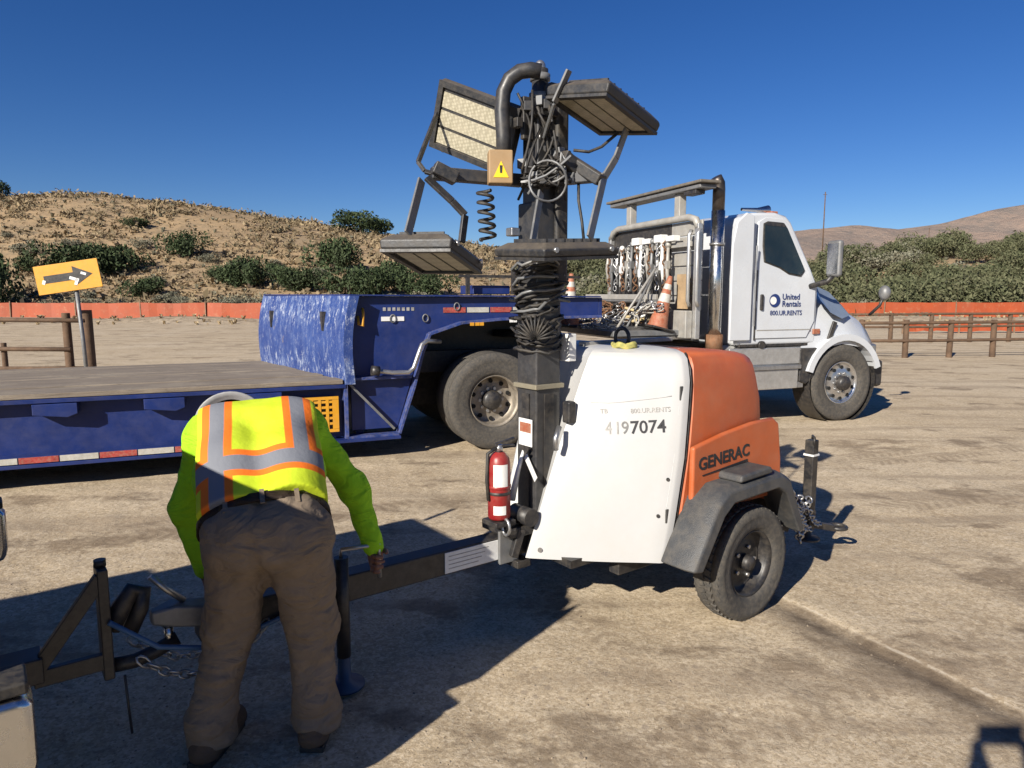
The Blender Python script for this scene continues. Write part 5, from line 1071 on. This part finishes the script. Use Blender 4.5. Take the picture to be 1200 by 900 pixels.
prims = torso(-0.008) + legs(-0.03) + arms(-0.012) + [(C1, NK, 0.07, 0.058), (NK, HD, 0.058, 0.07), (HD-V_((0,0.0,0.02)), HD+V_((-0.02,0.07,0.02)), 0.088, 0.085), (HD+V_((-0.02,0.03,-0.09)), HD+V_((-0.02,0.05,-0.04)), 0.055, 0.07), (HD+V_((-0.02,0.01,-0.125)), HD+V_((-0.02,0.04,-0.10)), 0.012, 0.016, 0.01)]
for s_ in (-1, 1): prims.append((HD+V_((0.085*s_,0.0,-0.02)), HD+V_((0.085*s_,0.03,-0.01)), 0.018, 0.016, 0.01))
prims += hand(WR, gripR, V_((0.05,0,1)), V_((0.6,-0.8,0))) + hand(WL, gripL, V_((0,0.2,1)), V_((0.7,0.5,0)))
for an, kx in ((anL, 0.02), (anR, -0.01)): prims.append((V_((an.x, an.y-0.02, 0.06)), V_((an.x+kx, an.y+0.16, 0.055)), 0.042, 0.034))
figure('body', prims, 0.0065, 0.035, SK, worker, None, pO)
def pleg(F, X, Y, Z):
    f = 0.010*wob(X, Y, Z*1.5, 34, 3, 5) + 0.011*np.abs(wob(X*0.6, Y*0.6, Z*2.0, 40, 5, 4))*np.clip((0.75-Z)/0.4, 0.3, 1) + 0.004*wob(X, Y, Z, 90, 15, 5) - 0.009*np.exp(-((X+0.882)/0.012)**2)*0 + 0.012*np.exp(-((X+0.885+0.02*(Z-0.8))/0.016)**2)*(Y < 2.48)*np.clip((Z-0.62)/0.1, 0, 1)
    F = F+f; F = np.maximum(F, 0.055-Z)
    return np.maximum(F, ((X-C0.x)*dS.x+(Y-C0.y)*dS.y+(Z-C0.z)*dS.z)-0.055)
legp = legs(0.016); legp[3] = (knL, anL, 0.094, 0.080); legp[5] = (knR, anR, 0.094, 0.079)
legp += [(V_((anL.x,anL.y+0.01,0.13)), V_((anL.x,anL.y+0.01,0.06)), 0.083, 0.088), (V_((anR.x,anR.y+0.01,0.14)), V_((anR.x,anR.y+0.01,0.07)), 0.082, 0.087)]
tr = figure('trousers', legp, 0.008, 0.05, PANT, worker, pleg, pO)
def psh(F, X, Y, Z): return F + 0.006*wob(X, Y, Z, 38, 8, 6) + 0.005*wob(X, Y, Z, 75, 9, 5)
figure('shirt', torso(0.012, 0.14)+arms(0.008), 0.0075, 0.045, LIME, worker, psh, pO)
hem0 = 0.045
def pve(F, X, Y, Z):
    su = (X-C0.x)*dS.x+(Y-C0.y)*dS.y+(Z-C0.z)*dS.z; sv = (X-C0.x)*lat.x+(Y-C0.y)*lat.y+(Z-C0.z)*lat.z
    F = F + 0.004*wob(X, Y, Z, 22, 12, 5); F = np.maximum(F, hem0+0.008*np.sin(sv*14)-su); F = np.maximum(F, su-0.66)
    return np.maximum(F, np.abs(sv-0.0)-0.225)
vm, N, L, B = nodes('hi_vis_vest'); g = NG(vm); su = g.attr('su'); sv = g.attr('sv')
asv = g.math('ABSOLUTE', sv)
def band(v, c, h): return g.rng(g.math('ABSOLUTE', g.math('SUBTRACT', v, c)), h-0.002, h+0.002, 1.0, 0.0)
yel = g.mix(g.rng(g.noise(7,5,0.6), 0.3, 0.7), (0.48,0.60,0.02), (0.58,0.70,0.04))
hband = band(su, 0.185, 0.058); hsil = band(su, 0.185, 0.031)
vband = g.math('MULTIPLY', band(asv, 0.150, 0.056), g.rng(su, 0.185, 0.187)); vsil = g.math('MULTIPLY', band(asv, 0.150, 0.027), g.rng(su, 0.185, 0.187))
low = g.math('MULTIPLY', band(asv, 0.150, 0.056), g.rng(su, 0.185, 0.187, 1, 0)); lows = g.math('MULTIPLY', band(asv, 0.150, 0.027), g.rng(su, 0.185, 0.187, 1, 0))
left = g.rng(sv, 0.0, 0.001, 1.0, 0.0); low = g.math('MULTIPLY', low, left); lows = g.math('MULTIPLY', lows, left)
ora = g.math('MAXIMUM', g.math('MAXIMUM', hband, vband), low); c = g.mix(ora, yel, (0.78,0.17,0.02)); sil = g.math('MAXIMUM', g.math('MAXIMUM', hsil, vsil), lows)
c = g.mix(sil, c, (0.18,0.19,0.215)); L.new(c, B.inputs['Base Color']); B.inputs['Roughness'].default_value = 0.8; B.inputs['Specular IOR Level'].default_value = 0.2
L.new(g.bump(g.noise(500,2,0.5), 0.3, 0.001, g.bump(g.noise(18,4,0.6), 0.5, 0.008)), B.inputs['Normal'])
ve = figure('vest', torso(0.030), 0.0075, 0.05, vm, worker, pve, pO)
co = np.zeros(len(ve.data.vertices)*3); ve.data.vertices.foreach_get('co', co); co = co.reshape(-1, 3)+np.array(pO)
for nm, vec in (('su', dS), ('sv', lat)): a = ve.data.attributes.new(nm, 'FLOAT', 'POINT'); a.data.foreach_set('value', (co-np.array(C0)) @ np.array(vec))
# belt with loops: a band hugging the trouser waist
bp_ = []
for t in np.linspace(0, 2*math.pi, 40, endpoint=False):
    bp_.append(C0 + dS*0.025 + lat*math.cos(t)*0.224 + bk*math.sin(t)*0.139 - pO)
mb = MB(); Q = []
for p in bp_:
    r0 = (p-(C0+dS*0.025-pO)).normalized(); Q += [p-dS*0.019, p+dS*0.019, p+dS*0.019+r0*0.008, p-dS*0.019+r0*0.008]
nb = len(bp_); mb.add(Q, [(4*i+k, 4*((i+1) % nb)+k, 4*((i+1) % nb)+(k+1) % 4, 4*i+(k+1) % 4) for i in range(nb) for k in range(4)], True); bl = mb.build('belt', BELT, worker)
for t in (60, 90, 122): 
    p = C0 + lat*math.cos(R(t))*0.233 + bk*math.sin(R(t))*0.149 - pO; MB().bar(p-dS*0.012, p+dS*0.052, 0.016, 0.005, up=bk).build('belt_loop', PANT, bl)
for an, kx in ((anL, 0.02), (anR, -0.01)):
    sh = figure('boot', [(V_((an.x-0.005,an.y-0.045,0.055)), V_((an.x+kx,an.y+0.17,0.05)), 0.05, 0.043), (V_((an.x,an.y-0.02,0.06)), V_((an.x,an.y,0.16)), 0.05, 0.055), (V_((an.x,an.y-0.05,0.03)), V_((an.x+kx,an.y+0.17,0.03)), 0.045, 0.045)], 0.008, 0.03, SHOE, worker, lambda F, X, Y, Z: np.maximum(F, 0.022-Z), pO)
    mb = MB(); outl = [(-0.045,-0.06),(0.045,-0.06),(0.05,0.1),(0.045,0.2),(0.0,0.235),(-0.045,0.2),(-0.048,0.1)]; o_ = V_((an.x, an.y-0.03, 0))-pO
    mb.loft([[o_+V_((x+kx*(y/0.2), y, z)) for x, y in outl] for z in (0.004, 0.026)]).build('sole', BR, sh, 0.004)
# hat: pale brim ring, dark hair inside, crown beyond
hax = V_((-0.30,0.93,0.12)).normalized(); hc = V_((-1.262,3.15,1.118))
ht = MB().lathe([(0.118,0.0),(0.135,-0.006),(0.152,-0.014),(0.157,-0.010),(0.152,-0.004),(0.135,0.006),(0.12,0.016),(0.112,0.06),(0.085,0.10),(0.05,0.125),(0.001,0.13)], hc-pO, hax, 40).build('hat', mat('grey_felt',(0.30,0.30,0.30),0.8,var=0.2,scale=20), worker)
MB().lathe([(0.121,0.014),(0.122,0.016),(0.118,0.04),(0.117,0.042)], hc-pO, hax, 40).build('hat_band', BK, ht)
figure('hair', [(HD+V_((0,-0.01,0.0)), HD+V_((-0.02,0.04,0.03)), 0.092, 0.092)], 0.008, 0.03, HR, worker, lambda F, X, Y, Z: F+0.004*wob(X, Y, Z, 120, 4), pO)
# ------------------------------------------------------------------ tow vehicle standing out of frame to the left, its rear corner and hitch in view
tow = empty('pickup_truck', TB, TA, 'white service pickup towing the light tower, its chrome bumper corner and hitch showing', 'pickup truck')
def vp(name, mb, m, bevel=0.0, parent=None): return mb.build(name, m, parent or tow, bevel)
XR = -0.72; HB = 0.93
vp('utility_body', MB().prism([(XR,0.62),(XR,1.52),(XR-0.06,1.60),(-2.75,1.62),(-2.75,0.62),(-2.25,0.62),(-2.12,0.86),(-1.75,0.95),(-1.38,0.86),(-1.25,0.62)], -HB, HB), TW, 0.03)
for y in (-HB-0.003, HB+0.003):
    for x0, x1 in ((-1.2,-0.62),(-2.1,-1.3),(-2.7,-2.2)): vp('locker_door', MB().bx(x0,x1,y-0.006,y+0.006,1.0,1.5), TW, 0.006)
vp('tailgate', MB().bx(XR-0.012,XR+0.012,-0.7,0.7,0.70,1.40), TW, 0.008)
vp('rack_post', MB().bar((-0.75,HB-0.1,1.60),(-0.75,HB-0.1,1.78),0.03,0.03), BK)
vp('pickup_cab', MB().prism([(-2.82,0.5),(-2.82,1.72),(-2.95,1.80),(-3.9,1.82),(-4.1,1.76),(-4.75,1.22),(-5.75,1.10),(-5.9,0.95),(-5.9,0.5)], -0.92, 0.92), TW, 0.05)
vp('cab_window', MB().prism([(-2.95,1.25),(-2.98,1.66),(-3.95,1.68),(-4.5,1.25)], -0.926, -0.9205), GL); vp('cab_window', MB().prism([(-2.95,1.25),(-2.98,1.66),(-3.95,1.68),(-4.5,1.25)], 0.9205, 0.926), GL)
vp('windscreen', MB().add([(-4.13,-0.8,1.75),(-4.13,0.8,1.75),(-4.72,0.86,1.27),(-4.72,-0.86,1.27)],[(0,1,2,3)]), GL)
vp('chassis_rail', MB().bx(-5.5,-0.6,-0.45,-0.35,0.45,0.6), BK); vp('chassis_rail', MB().bx(-5.5,-0.6,0.35,0.45,0.45,0.6), BK)
for x in (-1.75,-5.05):
    for s_ in (-1, 1): wheel(tow, (x, s_*0.80, 0.38), 0.38, 0.25, s_, 0.22, GV, TY, 8, 0.06, 0.02)
for s_ in (-1, 1):
    b_ = vp('bumper_corner', MB().prism([(-0.47,0.56),(-0.455,0.62),(-0.455,0.765),(-0.47,0.79),(-0.80,0.79),(-0.80,0.56)], s_*0.82, s_*0.945), CH, 0.025); MB().bx(-0.70,-0.462,s_*0.825,s_*0.94,0.793,0.825).build('step_pad', BR, b_, 0.008)
    vp('tail_lamp', MB().bx(XR-0.02,XR+0.014,s_*0.74,s_*0.86,1.0,1.3), RD, 0.01)
# receiver, A-shaped drop hitch, ball
vp('receiver_tube', MB().bx(-0.75,-0.40,-0.06,0.06,0.39,0.48), BK, 0.006)
hp = vp('hitch_plate', MB().bx(-0.225,-0.19,-0.05,0.05,0.33,0.74), BK, 0.006)
vp('hitch_brace', MB().bar((-0.21,-0.03,0.71),(-0.42,-0.03,0.43),0.03,0.05), BK, 0.004); vp('hitch_brace', MB().bar((-0.43,-0.03,0.40),(-0.19,-0.03,0.40),0.03,0.06), BK, 0.004)
vp('hitch_tip', MB().cyl((-0.208,0,0.74),(-0.208,0,0.765),0.02), BK); vp('ball_mount', MB().tube([(-0.19,0,0.36),(-0.12,0,0.355),(-0.05,0,0.37),(0.03,0,0.40)], 0.028, 8), BK)
vp('pintle_hook', MB().tube([(-0.19,0,0.50),(-0.15,0,0.57),(-0.11,0,0.63),(-0.07,0,0.62),(-0.09,0,0.55),(-0.13,0,0.47)], [0.035,0.035,0.03,0.022,0.03,0.03], 9), BK)
vp('hitch_ball', MB().sphere((0.0,0,0.475),0.03), CH); vp('ball_shank', MB().cyl((0,0,0.38),(0,0,0.46),0.016), CH); vp('wiring_plug', MB().tube([(-0.2,-0.06,0.55),(-0.05,-0.08,0.42),(0.15,-0.07,0.35),(0.5,-0.07,0.42)], 0.01, 7), mat('blue_cable',(0.05,0.12,0.25),0.5))
vp('hitch_hook', MB().tube([(-0.16,-0.04,0.33),(-0.155,-0.04,0.2),(-0.15,-0.04,0.10)], 0.005, 5), BK)
# ------------------------------------------------------------------ the person holding the phone, behind the viewpoint
qO = Vector((0.27,-0.46,0)); ph = empty('person', qO, 0, 'person in dark clothes holding up a phone, shown only by a shadow on the dirt', 'person')
def v2(x, y, z): return V_((x, y, z))+qO
pb = [(v2(-.1,0,.95), v2(.1,0,.95), .13, .13), (v2(-.07,0,1.0), v2(-.1,0,1.35), .125, .11), (v2(.07,0,1.0), v2(.1,0,1.35), .125, .11), (v2(-.15,0,1.42), v2(.15,0,1.42), .07, .07), (v2(0,0,1.45), v2(0,.02,1.56), .06, .055), (v2(0,.03,1.64), v2(0,.02,1.70), .085, .09), (v2(0,.1,1.63), v2(0,.12,1.62), .018, .014)]
for s_ in (-1, 1): pb += [(v2(.1*s_,0,.9), v2(.12*s_,.02,.5), .09, .065), (v2(.12*s_,.02,.5), v2(.13*s_,0,.09), .062, .045), (v2(.13*s_,-.03,.05), v2(.15*s_,.17,.04), .045, .035), (v2(.19*s_,0,1.40), v2(.26*s_,.14,1.20), .055, .045), (v2(.26*s_,.14,1.20), v2(-.20+.10*s_,.37,1.58), .042, .032), (v2(-.20+.10*s_,.37,1.58), v2(-.20+.09*s_,.41,1.66), .03, .022)]
figure('body', pb, 0.012, 0.04, BELT, ph, None, qO)
pn = MB().bx(-0.285,-0.115,0.412,0.422,1.655,1.735).build('phone', BK); pn.location = qO; tag(pn, 'black phone held up by the person casting the shadow', 'phone')
